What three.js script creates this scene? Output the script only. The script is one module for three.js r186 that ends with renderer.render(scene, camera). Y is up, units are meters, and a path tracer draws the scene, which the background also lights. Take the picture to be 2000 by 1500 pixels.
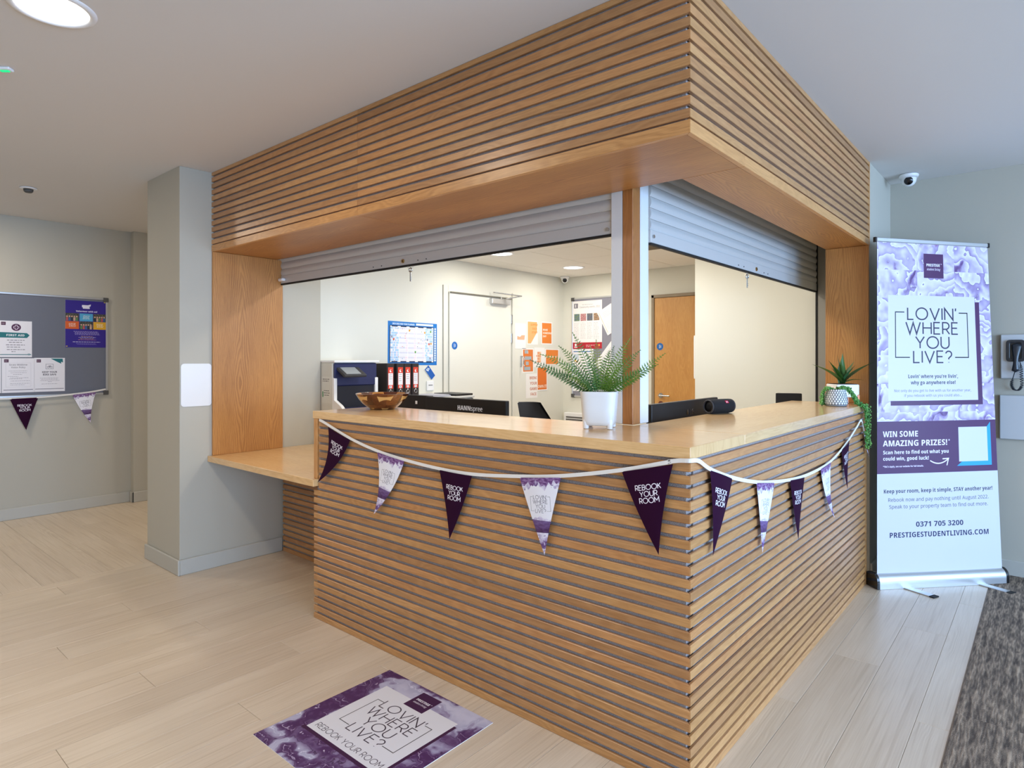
import * as THREE from 'three';
import { mergeGeometries } from 'three/addons/utils/BufferGeometryUtils.js';
import { RoundedBoxGeometry } from 'three/addons/geometries/RoundedBoxGeometry.js';
import { TextGeometry } from 'three/addons/geometries/TextGeometry.js';
import { FontLoader } from 'three/addons/loaders/FontLoader.js';
import { RectAreaLightUniformsLib } from 'three/addons/lights/RectAreaLightUniformsLib.js';
import { createNoise2D } from 'simplex-noise';

// ---------------------------------------------------------------- camera, light, exposure
const scene = new THREE.Scene();
const renderer = new THREE.WebGLRenderer({ antialias: true });
renderer.toneMapping = THREE.LinearToneMapping;
renderer.toneMappingExposure = 1.0;
renderer.shadowMap.enabled = true;
RectAreaLightUniformsLib.init();

const FOCAL = 1224.5;                                             // pixels in a 2000 x 1500 frame
const camera = new THREE.PerspectiveCamera(2 * Math.atan(750 / FOCAL) * 180 / Math.PI, 4 / 3, 0.05, 60);
camera.position.set(0.856, 1.38, 1.857);
camera.rotation.set(0, Math.atan(1050 / FOCAL), 0);
camera.setViewOffset(2000, 1500, 0, 48, 2000, 1500);              // lens shifted up: verticals stay vertical

scene.background = new THREE.Color(0.42, 0.68, 1.0);
scene.backgroundIntensity = 2.6;
const DAY = { color: [0.42, 0.64, 1.0], radiance: 12.5 };           // windows of the lobby
const LAMP = { color: [1.0, 0.87, 0.72], radiance: 140 };           // lobby downlights
const OFFICE = { color: [1.0, 0.95, 0.85], radiance: 92 };        // office downlights

// ---------------------------------------------------------------- helpers
let seed = 7;
const rnd = () => { seed = (seed + 0x6d2b79f5) | 0; let t = Math.imul(seed ^ (seed >>> 15), 1 | seed); t = (t + Math.imul(t ^ (t >>> 7), 61 | t)) ^ t; return ((t ^ (t >>> 14)) >>> 0) / 4294967296; };
const rr = (a, b) => a + (b - a) * rnd();
const noise = createNoise2D(rnd), noise2 = createNoise2D(rnd);
const fbm = (x, y, n = 4, f = noise) => { let s = 0, a = 0.5; for (let i = 0; i < n; i++) { s += a * f(x, y); x = x * 2.03 + 7.1; y = y * 2.03 - 3.7; a *= 0.5; } return s; };
const clamp = (x, a = 0, b = 1) => Math.min(b, Math.max(a, x));
const smooth = (a, b, x) => { const t = clamp((x - a) / (b - a)); return t * t * (3 - 2 * t); };
const mix = (a, b, t) => a + (b - a) * t;
const V3 = (x, y, z) => new THREE.Vector3(x, y, z);
const R = Math.PI / 180;

const used = {};
function numbered(name) { const n = used[name] = (used[name] ?? -1) + 1; return n ? `${name}_${String(n).padStart(3, '0')}` : name; }
function tag(o, label, category, group, kind) {
  Object.assign(o.userData, { label });
  if (category) o.userData.category = category;
  if (group) o.userData.group = group;
  if (kind) o.userData.kind = kind;
  return o;
}
function shadowed(o) { o.castShadow = o.receiveShadow = true; return o; }
function mesh(name, geo, mat, parent = scene) {
  const m = shadowed(new THREE.Mesh(Array.isArray(geo) ? join(geo) : geo, mat));
  m.name = parent === scene ? numbered(name) : name;
  parent.add(m);
  return m;
}
function thing(name, label, category, pos = [0, 0, 0], turn = 0, group) {
  const g = new THREE.Group(); g.name = numbered(name); scene.add(g);
  g.position.set(...pos); g.rotation.y = turn;
  return tag(g, label, category, group);
}
function struct(name, geo, mat, parent = scene) { const m = mesh(name, geo, mat, parent); if (parent === scene) m.userData.kind = 'structure'; return m; }
function join(list) {
  const flat = list.map((g) => { const h = g.index ? g.toNonIndexed() : g; for (const k of Object.keys(h.attributes)) if (!['position', 'normal', 'uv'].includes(k)) h.deleteAttribute(k); return h; });
  return mergeGeometries(flat);
}
const at = (g, x, y, z) => g.translate(x, y, z);

// A chamfered box of 44 triangles, with uv in metres and the grain along one axis.
function cbox(w, h, d, c = 0.002, { grain = 'x', warp, uo = 0, vo = 0 } = {}) {
  const P = {}; const half = [w / 2, h / 2, d / 2];
  c = Math.min(c, w / 2.5, h / 2.5, d / 2.5);
  for (const sx of [-1, 1]) for (const sy of [-1, 1]) for (const sz of [-1, 1]) {
    const s = [sx, sy, sz];
    for (let a = 0; a < 3; a++) {
      const p = V3(...[0, 1, 2].map((k) => s[k] * (half[k] - (k === a ? 0 : c))));
      if (warp) warp(p);
      P[`${s}|${a}`] = p;
    }
  }
  const tris = [];
  const quad = (a, b, c2, d2) => tris.push([a, b, c2], [a, c2, d2]);
  for (let a = 0; a < 3; a++) {
    const [b, e] = [0, 1, 2].filter((k) => k !== a);
    for (const s of [-1, 1]) {
      const q = [[-1, -1], [1, -1], [1, 1], [-1, 1]].map(([i, j]) => { const k = [0, 0, 0]; k[a] = s; k[b] = i; k[e] = j; return P[`${k}|${a}`]; });
      quad(...q);
    }
    for (const i of [-1, 1]) for (const j of [-1, 1]) {           // edges parallel to a
      const k0 = [0, 0, 0], k1 = [0, 0, 0]; k0[a] = -1; k1[a] = 1; k0[b] = k1[b] = i; k0[e] = k1[e] = j;
      quad(P[`${k0}|${b}`], P[`${k1}|${b}`], P[`${k1}|${e}`], P[`${k0}|${e}`]);
    }
  }
  for (const sx of [-1, 1]) for (const sy of [-1, 1]) for (const sz of [-1, 1]) { const k = [sx, sy, sz]; tris.push([P[`${k}|0`], P[`${k}|1`], P[`${k}|2`]]); }
  const pos = [], nor = [], uv = [], g = 'xyz'.indexOf(grain), n = V3(), e1 = V3(), e2 = V3(), mid = V3();
  for (let [a, b, cc] of tris) {
    n.crossVectors(e1.subVectors(b, a), e2.subVectors(cc, a)).normalize();
    mid.copy(a).add(b).add(cc);
    if (n.dot(mid) < 0) { [b, cc] = [cc, b]; n.negate(); }
    const m = n.toArray().map(Math.abs), dom = m.indexOf(Math.max(...m));
    const iu = dom === g ? (g + 1) % 3 : g, iv = [0, 1, 2].find((k) => k !== dom && k !== iu);
    for (const p of [a, b, cc]) { const q = p.toArray(); pos.push(...q); nor.push(n.x, n.y, n.z); uv.push(q[iu] + uo, q[iv] + vo + dom * 0.137); }
  }
  const geo = new THREE.BufferGeometry();
  geo.setAttribute('position', new THREE.Float32BufferAttribute(pos, 3));
  geo.setAttribute('normal', new THREE.Float32BufferAttribute(nor, 3));
  geo.setAttribute('uv', new THREE.Float32BufferAttribute(uv, 2));
  return geo;
}
// a box between two corners, uv in metres from the world so that neighbours differ
function block(x0, x1, y0, y1, z0, z1, c = 0.002, o = {}) {
  return cbox(x1 - x0, y1 - y0, z1 - z0, c, { uo: o.uo ?? (x0 * 1.3 + y0 * 2.1), vo: o.vo ?? (z0 * 1.7 + y1 * 0.9), ...o }).translate((x0 + x1) / 2, (y0 + y1) / 2, (z0 + z1) / 2);
}
const rbox = (w, h, d, r, s = 3) => new RoundedBoxGeometry(w, h, d, s, r);
function tube(points, r, seg = 24, rad = 8, closed = false) { return new THREE.TubeGeometry(new THREE.CatmullRomCurve3(points.map((p) => p.isVector3 ? p : V3(...p)), closed), seg, r, rad, closed); }
function rod(a, b, r, n = 10) { const A = V3(...a), B = V3(...b), d = B.clone().sub(A); const g = new THREE.CylinderGeometry(r, r, d.length(), n); g.applyQuaternion(new THREE.Quaternion().setFromUnitVectors(V3(0, 1, 0), d.clone().normalize())); return g.translate(...A.add(B).multiplyScalar(0.5).toArray()); }
const lathe = (pts, n = 40) => new THREE.LatheGeometry(pts.map(([x, y]) => new THREE.Vector2(x, y)), n);
function gridSurface(nu, nv, f) {                                  // f(u, v) -> Vector3; uv = (u, v)
  const pos = [], uv = [], idx = [];
  for (let j = 0; j <= nv; j++) for (let i = 0; i <= nu; i++) { const p = f(i / nu, j / nv); pos.push(p.x, p.y, p.z); const t = p.uv ?? [i / nu, j / nv]; uv.push(...t); }
  for (let j = 0; j < nv; j++) for (let i = 0; i < nu; i++) { const a = j * (nu + 1) + i, b = a + 1, c = a + nu + 1, d = c + 1; idx.push(a, b, d, a, d, c); }
  const g = new THREE.BufferGeometry();
  g.setAttribute('position', new THREE.Float32BufferAttribute(pos, 3)); g.setAttribute('uv', new THREE.Float32BufferAttribute(uv, 2)); g.setIndex(idx); g.computeVertexNormals();
  return g;
}

// ---------------------------------------------------------------- textures
function canvas(w, h, draw) { const c = document.createElement('canvas'); c.width = w; c.height = h; const x = c.getContext('2d'); draw(x, w, h); return c; }
function tex(c, srgb = true) { const t = new THREE.CanvasTexture(c); if (srgb) t.colorSpace = THREE.SRGBColorSpace; t.wrapS = t.wrapT = THREE.RepeatWrapping; t.anisotropy = 8; return t; }
const mirrored = (t) => { t.wrapS = t.wrapT = THREE.MirroredRepeatWrapping; return t; };
function metres(t, w, h) { t.repeat.set(1 / w, 1 / h); return t; }
function pixels(w, h, f) {
  return canvas(w, h, (x) => { const im = x.createImageData(w, h); for (let j = 0; j < h; j++) for (let i = 0; i < w; i++) { const k = 4 * (j * w + i), [r, g, b] = f(i, j); im.data[k] = r; im.data[k + 1] = g; im.data[k + 2] = b; im.data[k + 3] = 255; } x.putImageData(im, 0, 0); });
}
const lerp3 = (a, b, t) => [mix(a[0], b[0], t), mix(a[1], b[1], t), mix(a[2], b[2], t)];
// noise that wraps round the sheet
const wrapU = (u, p) => [Math.cos(u * 2 * Math.PI) * p, Math.sin(u * 2 * Math.PI) * p];

function oakCanvas(w, h, wm, hm, crown, light, dark, strength = 1) {
  return pixels(w, h, (i, j) => {
    const x = i / w * wm, y = j / h * hm;
    const slow = fbm(x * 0.8, y * 3.1, 3), warp = fbm(x * 1.3 + 3, y * 6, 3, noise2);
    let ring;
    if (crown) {                                                   // cathedral figure: nested arches along the grain, leaf beside leaf
      const leaf = Math.floor(y / 0.225), c = (y / 0.225 - leaf - 0.5) * (leaf % 2 ? 1 : -1) + 0.06 * noise(x * 1.4, leaf * 9.1);
      const ph = Math.abs(c) * 9 + c * c * 17 + x * 6.5 + warp * 1.1 + leaf * 0.37, f = ph - Math.floor(ph);
      ring = smooth(0.25, 0.95, f) * smooth(1, 0.95, f) * 2 - 0.7;
    } else ring = Math.sin((y * 26 + warp * 3.4 + slow * 2) * 6.28);
    const fine = noise(x * 3.2, y * 190) * 0.5 + noise2(x * 7, y * 420) * 0.5;
    const pore = Math.max(0, noise2(x * 16 + 40, y * 620) - 0.45) * 1.5;
    const t = 0.36 + (crown ? 0.2 : 0.13) * ring * (0.6 + 0.5 * slow) + 0.2 * fine + 0.32 * pore + 0.22 * slow;
    return lerp3(light, dark, clamp(t * strength));
  });
}
const oakStraight = mirrored(metres(tex(oakCanvas(1024, 1024, 1.6, 0.8, false, [230, 185, 130], [164, 115, 66])), 1.6, 0.8));
const oakTop = mirrored(metres(tex(oakCanvas(1024, 512, 1.6, 0.8, false, [248, 214, 162], [206, 158, 100])), 1.6, 0.8));
const oakCrown = mirrored(metres(tex(oakCanvas(1024, 1024, 1.6, 0.9, true, [216, 164, 100], [138, 90, 44], 1.05)), 1.6, 0.9));
const plankCanvas = pixels(2048, 1024, (i, j) => {
  const x = i / 2048 * 2.4, y = j / 1024 * 1.2;
  const slow = fbm(x * 0.7, y * 4.2, 3), warp = fbm(x * 1.2 + 11, y * 7, 3, noise2);
  const lane = Math.floor(y / 0.19), c = (y % 0.19) / 0.19 - 0.5;
  const cath = lane % 2 ? Math.sin((c * c * 30 + x * 3 + warp * 1.6) * 7) * smooth(0.1, 0.5, noise(x * 0.8, lane * 3.3)) : 0;
  const fine = noise(x * 2.4, y * 120) * 0.55 + noise2(x * 5, y * 300) * 0.45;
  const streak = Math.max(0, noise(x * 0.9 + 20, y * 46) - 0.35);
  const t = clamp(0.34 + 0.22 * slow + 0.16 * fine + 0.1 * cath + 0.5 * streak);
  return lerp3([232, 219, 200], [190, 171, 146], t);
});
const plankTex = mirrored(metres(tex(plankCanvas), 2.4, 1.2));
const feltTex = metres(tex(pixels(512, 512, () => { const v = 172 + (rnd() - 0.5) * 110 + (rnd() > 0.93 ? -70 : 0); return [v, v * 0.99, v * 1.01]; })), 0.36, 0.36);
const carpetTex = metres(tex(pixels(1024, 1024, (i, j) => {
  const x = i / 1024, y = j / 1024;                                // ribbed tufts, ribs along v
  const rib = Math.sin(x * 2 * Math.PI * 26) * 0.5 + 0.5, blot = fbm(x * 16, y * 3.2, 3) + 0.6 * noise2(x * 70, y * 9), sp = rnd();
  const t = clamp(0.42 + 0.22 * (rib - 0.5) + 0.36 * blot + 0.8 * (sp - 0.5));
  return lerp3([58, 52, 50], [214, 198, 182], t);
})), 0.8, 0.8);
const plasterBump = metres(tex(pixels(256, 256, (i, j) => { const v = 128 + 60 * noise(i / 3.1, j / 3.1) + 40 * (rnd() - 0.5); return [v, v, v]; }), false), 0.25, 0.25);

// purple agate marble; patches > 0 lays it as rectangles of differently turned stone
function marblePixel(x, y, o = 0) {
  const wx = fbm(x * 1.1 + o, y * 1.3 - o, 4), wy = fbm(x * 1.7 - 5 + o, y * 2.1 + 9, 3, noise2), grit = fbm(x * 10 + o, y * 10, 3);
  const lay = y * 5.2 + x * 1.9 + 2.6 * wx + 1.1 * wy + 0.16 * grit, k = Math.floor(lay), f = lay - k;   // strata with a crisp edge and a soft tail
  const tone = noise(k * 3.7 + o, x * 0.5) * 0.5 + 0.5;
  let c = lerp3([226, 220, 236], [142, 120, 170], smooth(0.1, 1, f) * (0.25 + 0.75 * tone));
  c = lerp3(c, [84, 70, 108], smooth(0.92, 1, f) * 0.55 * tone + smooth(0.04, 0, f) * 0.3);
  c = lerp3(c, [252, 250, 255], smooth(0.14, 0.04, f) * 0.5);
  const deep = smooth(0.3, 0.55, fbm(x * 1.0 + 30 + o, y * 1.3 + 0.5 * wx, 3, noise2) + 0.1 * grit);
  c = lerp3(c, lerp3([118, 88, 150], [78, 40, 102], smooth(0.2, 0.9, f)), deep * 0.85);
  const hot = smooth(0.55, 0.68, fbm(x * 1.3 - 12 + o, y * 1.3 + 21, 3) + 0.08 * grit);
  return lerp3(c, [132, 42, 128], hot * 0.9);
}
function agatePixel(x, y, o = 0) {                                 // broad plum and lavender clouds with a few crackled edges
  const wx = fbm(x * 1.2 + o, y * 1.2, 4), grit = fbm(x * 9, y * 9 + o, 4), n = fbm(x * 0.75 + o + 0.5 * wx, y * 0.75 - o, 3, noise2) + 0.05 * grit;
  let c = lerp3([176, 172, 196], [74, 38, 88], smooth(-0.12, 0.2, n));
  c = lerp3(c, [206, 202, 218], smooth(-0.1, -0.42, n) * 0.8 + clamp(grit) * 0.25);
  for (const [l, d] of [[-0.1, 0], [0.06, 1], [0.2, 0]]) { const e = Math.abs(n - l); c = lerp3(c, d ? [52, 24, 62] : [232, 228, 240], smooth(0.014, 0.002, e) * (0.35 + clamp(0.5 + grit) * 0.5)); }
  return c;
}
const marble = (w, h, s, o, agate = 0, patches = false) => pixels(w, h, (i, j) => {
  let x = i / s, y = j / s;
  if (patches) {
    const col = Math.floor(i / w * 3 - 0.03), row = Math.floor(j / h * 6.4), k = col * 5 + row * 3;
    if (k % 2) [x, y] = [y, x];
    if (k % 3 === 1) x = -x;
    return marblePixel(x + k * 1.3, y + (col + row) * 2.1, o);
  }
  return (agate ? agatePixel : marblePixel)(x, y, o);
});

// thin capitals drawn as strokes: cap height 1, y down
const GLYPHS = {
  L: [0.5, (p) => { p.moveTo(0, 0); p.lineTo(0, 1); p.lineTo(0.5, 1); }],
  O: [1.0, (p) => { p.ellipse(0.5, 0.5, 0.5, 0.5, 0, 0, Math.PI * 2); }],
  V: [0.82, (p) => { p.moveTo(0, 0); p.lineTo(0.41, 1); p.lineTo(0.82, 0); }],
  I: [0.0, (p) => { p.moveTo(0, 0); p.lineTo(0, 1); }],
  N: [0.74, (p) => { p.moveTo(0, 1); p.lineTo(0, 0); p.lineTo(0.74, 1); p.lineTo(0.74, 0); }],
  "'": [0.02, (p) => { p.moveTo(0.03, -0.02); p.lineTo(0, 0.22); }],
  W: [1.24, (p) => { p.moveTo(0, 0); p.lineTo(0.33, 1); p.lineTo(0.62, 0.05); p.lineTo(0.91, 1); p.lineTo(1.24, 0); }],
  H: [0.72, (p) => { p.moveTo(0, 0); p.lineTo(0, 1); p.moveTo(0.72, 0); p.lineTo(0.72, 1); p.moveTo(0, 0.48); p.lineTo(0.72, 0.48); }],
  E: [0.54, (p) => { p.moveTo(0.54, 0); p.lineTo(0, 0); p.lineTo(0, 1); p.lineTo(0.54, 1); p.moveTo(0, 0.48); p.lineTo(0.48, 0.48); }],
  R: [0.58, (p) => { p.moveTo(0, 1); p.lineTo(0, 0); p.lineTo(0.28, 0); p.arc(0.28, 0.29, 0.29, -Math.PI / 2, Math.PI / 2); p.lineTo(0, 0.58); p.moveTo(0.3, 0.58); p.lineTo(0.6, 1); }],
  Y: [0.74, (p) => { p.moveTo(0, 0); p.lineTo(0.37, 0.55); p.lineTo(0.74, 0); p.moveTo(0.37, 0.55); p.lineTo(0.37, 1); }],
  U: [0.7, (p) => { p.moveTo(0, 0); p.lineTo(0, 0.64); p.arc(0.35, 0.64, 0.36, Math.PI, 0, true); p.lineTo(0.7, 0); }],
  B: [0.58, (p) => { p.moveTo(0, 0); p.lineTo(0.28, 0); p.arc(0.28, 0.24, 0.24, -Math.PI / 2, Math.PI / 2); p.lineTo(0, 0.48); p.moveTo(0.28, 0.48); p.arc(0.3, 0.74, 0.26, -Math.PI / 2, Math.PI / 2); p.lineTo(0, 1); p.lineTo(0, 0); }],
  K: [0.6, (p) => { p.moveTo(0, 0); p.lineTo(0, 1); p.moveTo(0.56, 0); p.lineTo(0, 0.58); p.moveTo(0.2, 0.4); p.lineTo(0.6, 1); }],
  M: [0.86, (p) => { p.moveTo(0, 1); p.lineTo(0, 0); p.lineTo(0.43, 0.62); p.lineTo(0.86, 0); p.lineTo(0.86, 1); }],
  '?': [0.5, (p) => { p.moveTo(0, 0.2); p.arc(0.25, 0.27, 0.26, -Math.PI * 0.92, Math.PI * 0.3); p.lineTo(0.25, 0.62); p.lineTo(0.25, 0.72); p.moveTo(0.25, 0.96); p.lineTo(0.25, 1.0); }],
  ' ': [0.2, () => {}],
};
function strokes(x, text, cx, top, h, lw, color, gap = 0.24, sx = 1) {
  const total = [...text].reduce((s, c) => s + GLYPHS[c][0] + gap, -gap);
  x.save(); x.translate(cx, 0); x.scale(sx, 1); x.translate(-cx, 0);
  let px = cx - total * h / 2;
  x.strokeStyle = color; x.lineWidth = lw; x.lineCap = 'butt'; x.lineJoin = 'miter';
  for (const c of text) {
    const path = new Path2D(); x.save(); x.translate(px, top); x.scale(h, h); x.lineWidth = lw / h; x.beginPath(); GLYPHS[c][1](x); x.stroke(); x.restore();
    px += (GLYPHS[c][0] + gap) * h;
  }
  x.restore();
}
function lovin(x, cx, top, h, lw, color, bracketW, thin = lw, sx = 1.18) {    // LOVIN' WHERE YOU LIVE? between two brackets
  const pitch = h * 1.24;
  ["LOVIN'", 'WHERE', 'YOU', 'LIVE?'].forEach((t, i) => strokes(x, t, cx, top + i * pitch, h, lw, color, 0.24, sx));
  x.lineWidth = thin; x.beginPath();
  const y0 = top + h * 0.38, y1 = top + 3 * pitch + h * 0.55, L = bracketW / 2;
  x.moveTo(cx - L * 0.76, y0); x.lineTo(cx - L, y0); x.lineTo(cx - L, y1); x.lineTo(cx - L * 0.62, y1);
  x.moveTo(cx + L * 0.76, y0); x.lineTo(cx + L, y0); x.lineTo(cx + L, y1); x.lineTo(cx + L * 0.62, y1);
  x.stroke();
}
function words(x, text, cx, y, size, color, { bold = false, align = 'center', font = 'sans-serif', italic = false, max } = {}) {
  x.fillStyle = color; x.textAlign = align; x.textBaseline = 'alphabetic'; x.font = `${italic ? 'italic ' : ''}${bold ? 'bold ' : ''}${size}px ${font}`;
  if (max) { const m = x.measureText(text).width, s = max / m; x.save(); x.translate(cx, y); x.scale(s, 1); x.fillText(text, 0, 0); x.restore(); } else x.fillText(text, cx, y);
}
function lines(x, x0, x1, y, n, dy, color, th, centre = false) {   // illegible small print
  x.fillStyle = color;
  for (let i = 0; i < n; i++) { let p = x0 + (centre ? rr(0, 0.1) * (x1 - x0) : 0); const end = x1 - rr(0, centre ? 0.1 : 0.25) * (x1 - x0); while (p < end) { const w = rr(2, 6) * th; x.fillRect(p, y + i * dy, Math.min(w, end - p), th); p += w + th * 1.2; } }
}
function brandSquare(x, px, py, s, c = '#4a1f50') {
  x.fillStyle = c; x.fillRect(px, py, s, s);
  words(x, 'PRESTIGE', px + s * 0.48, py + s * 0.52, s * 0.16, '#fff', { bold: true, max: s * 0.7 });
  words(x, 'student living', px + s * 0.49, py + s * 0.68, s * 0.13, '#fff', { italic: true, font: 'serif', max: s * 0.68 });
  words(x, '™', px + s * 0.89, py + s * 0.46, s * 0.09, '#fff');
}

// ---------------------------------------------------------------- materials
const std = (o) => new THREE.MeshStandardMaterial(o);
const phys = (o) => new THREE.MeshPhysicalMaterial(o);
const col = (r, g, b) => new THREE.Color(`rgb(${r},${g},${b})`);
const TINTS = [[244, 231, 216], [226, 212, 200], [240, 220, 202], [216, 200, 186], [234, 220, 200]];
const slatMats = TINTS.map(([r, g, b]) => phys({ map: oakStraight, color: col(r, g, b), roughness: 0.42, clearcoat: 0.4, clearcoatRoughness: 0.27 }));
const M = {
  paint: std({ color: col(188, 183, 169), roughness: 0.85, bumpMap: plasterBump, bumpScale: 0.0004 }),
  cream: std({ color: col(226, 224, 212), roughness: 0.8, bumpMap: plasterBump, bumpScale: 0.0004 }),
  ceiling: std({ color: col(224, 221, 217), roughness: 0.92 }),
  skirting: std({ color: col(190, 187, 177), roughness: 0.5 }),
  white: std({ color: col(238, 238, 238), roughness: 0.5 }),
  gloss: phys({ color: col(240, 240, 240), roughness: 0.28, clearcoat: 0.4, clearcoatRoughness: 0.2 }),
  ceramic: phys({ color: col(236, 236, 236), roughness: 0.35, clearcoat: 0.5, clearcoatRoughness: 0.3 }),
  tile: std({ color: col(244, 241, 234), roughness: 0.95 }),
  tbar: std({ color: col(196, 192, 184), roughness: 0.7 }),
  oak: phys({ map: oakTop, color: col(255, 250, 242), roughness: 0.3, clearcoat: 0.7, clearcoatRoughness: 0.12 }),
  oakEdge: phys({ map: oakStraight, color: col(255, 240, 218), roughness: 0.4, clearcoat: 0.2, clearcoatRoughness: 0.3 }),
  oakPanel: phys({ map: oakCrown, color: col(250, 236, 214), roughness: 0.42, clearcoat: 0.2, clearcoatRoughness: 0.35 }),
  oakDoor: phys({ map: oakTop, color: col(226, 200, 158), roughness: 0.4, clearcoat: 0.2, clearcoatRoughness: 0.3 }),
  oakPost: phys({ map: oakStraight, color: col(214, 182, 150), roughness: 0.4, clearcoat: 0.2, clearcoatRoughness: 0.3 }),
  felt: std({ map: feltTex, color: col(232, 222, 214), roughness: 1 }),
  carpet: std({ map: carpetTex, bumpMap: carpetTex, bumpScale: 0.004, roughness: 1, color: col(255, 244, 228) }),
  shutter: std({ color: col(200, 199, 197), roughness: 0.42, metalness: 0.1 }),
  rail: std({ color: col(226, 228, 230), roughness: 0.4 }),
  railGrey: std({ color: col(150, 146, 138), roughness: 0.5 }),
  rubber: std({ color: col(16, 16, 17), roughness: 0.7 }),
  black: std({ color: col(24, 24, 26), roughness: 0.45 }),
  blackGloss: phys({ color: col(14, 14, 17), roughness: 0.22, clearcoat: 0.3 }),
  charcoal: std({ color: col(52, 52, 56), roughness: 0.6 }),
  boardFelt: std({ color: col(112, 116, 128), roughness: 1 }),
  alu: std({ color: col(205, 206, 208), roughness: 0.35, metalness: 0.75 }),
  steel: std({ color: col(190, 190, 188), roughness: 0.25, metalness: 0.9 }),
  brass: std({ color: col(176, 140, 82), roughness: 0.35, metalness: 0.85 }),
  capGrey: std({ color: col(82, 80, 78), roughness: 0.6 }),
  tape: std({ color: col(236, 232, 226), roughness: 0.8 }),
  plate: std({ color: col(200, 204, 208), roughness: 0.45, metalness: 0.15 }),
  phone: phys({ color: col(26, 34, 44), roughness: 0.35, clearcoat: 0.3 }),
  soil: std({ color: col(48, 36, 26), roughness: 1 }),
  paper: std({ color: col(240, 240, 238), roughness: 0.85 }),
  navy: std({ color: col(36, 42, 84), roughness: 0.4 }),
  beige: std({ color: col(214, 211, 200), roughness: 0.5 }),
  copper: std({ color: col(196, 118, 82), roughness: 0.4, metalness: 0.4 }),
  glowLobby: std({ color: col(255, 255, 255), emissive: new THREE.Color(1, 0.97, 0.92), emissiveIntensity: 3 }),
  glowOffice: std({ color: col(255, 255, 255), emissive: new THREE.Color(1, 0.98, 0.94), emissiveIntensity: 3 }),
  glowGreen: std({ color: col(10, 160, 80), emissive: new THREE.Color(0.02, 0.75, 0.28), emissiveIntensity: 1.0 }),
};
const planks = [[255, 252, 248], [252, 248, 244], [255, 251, 246], [250, 246, 242], [253, 249, 245]].map(([r, g, b]) => phys({ map: plankTex, color: col(r, g, b), roughness: 0.4, clearcoat: 0.35, clearcoatRoughness: 0.25 }));
const print = (c, rough = 0.55) => std({ map: tex(c), roughness: rough });
// a sheet of paper or board lying against something: front face printed, a real thickness
function sheet(name, w, h, t, front, { pos, turn = 0, roll = 0, edge = M.paper, parent = scene }) {
  const m = shadowed(new THREE.Mesh(new THREE.BoxGeometry(w, h, t), [edge, edge, edge, edge, front, edge]));
  m.name = parent === scene ? numbered(name) : name; parent.add(m);
  m.position.set(...pos); m.rotation.order = 'YXZ'; m.rotation.set(0, turn, roll);
  return m;
}

// ---------------------------------------------------------------- room dimensions
const CEIL = 2.617, OFF = 2.35, TOP = 1.104, SOF = 2.094;

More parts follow.
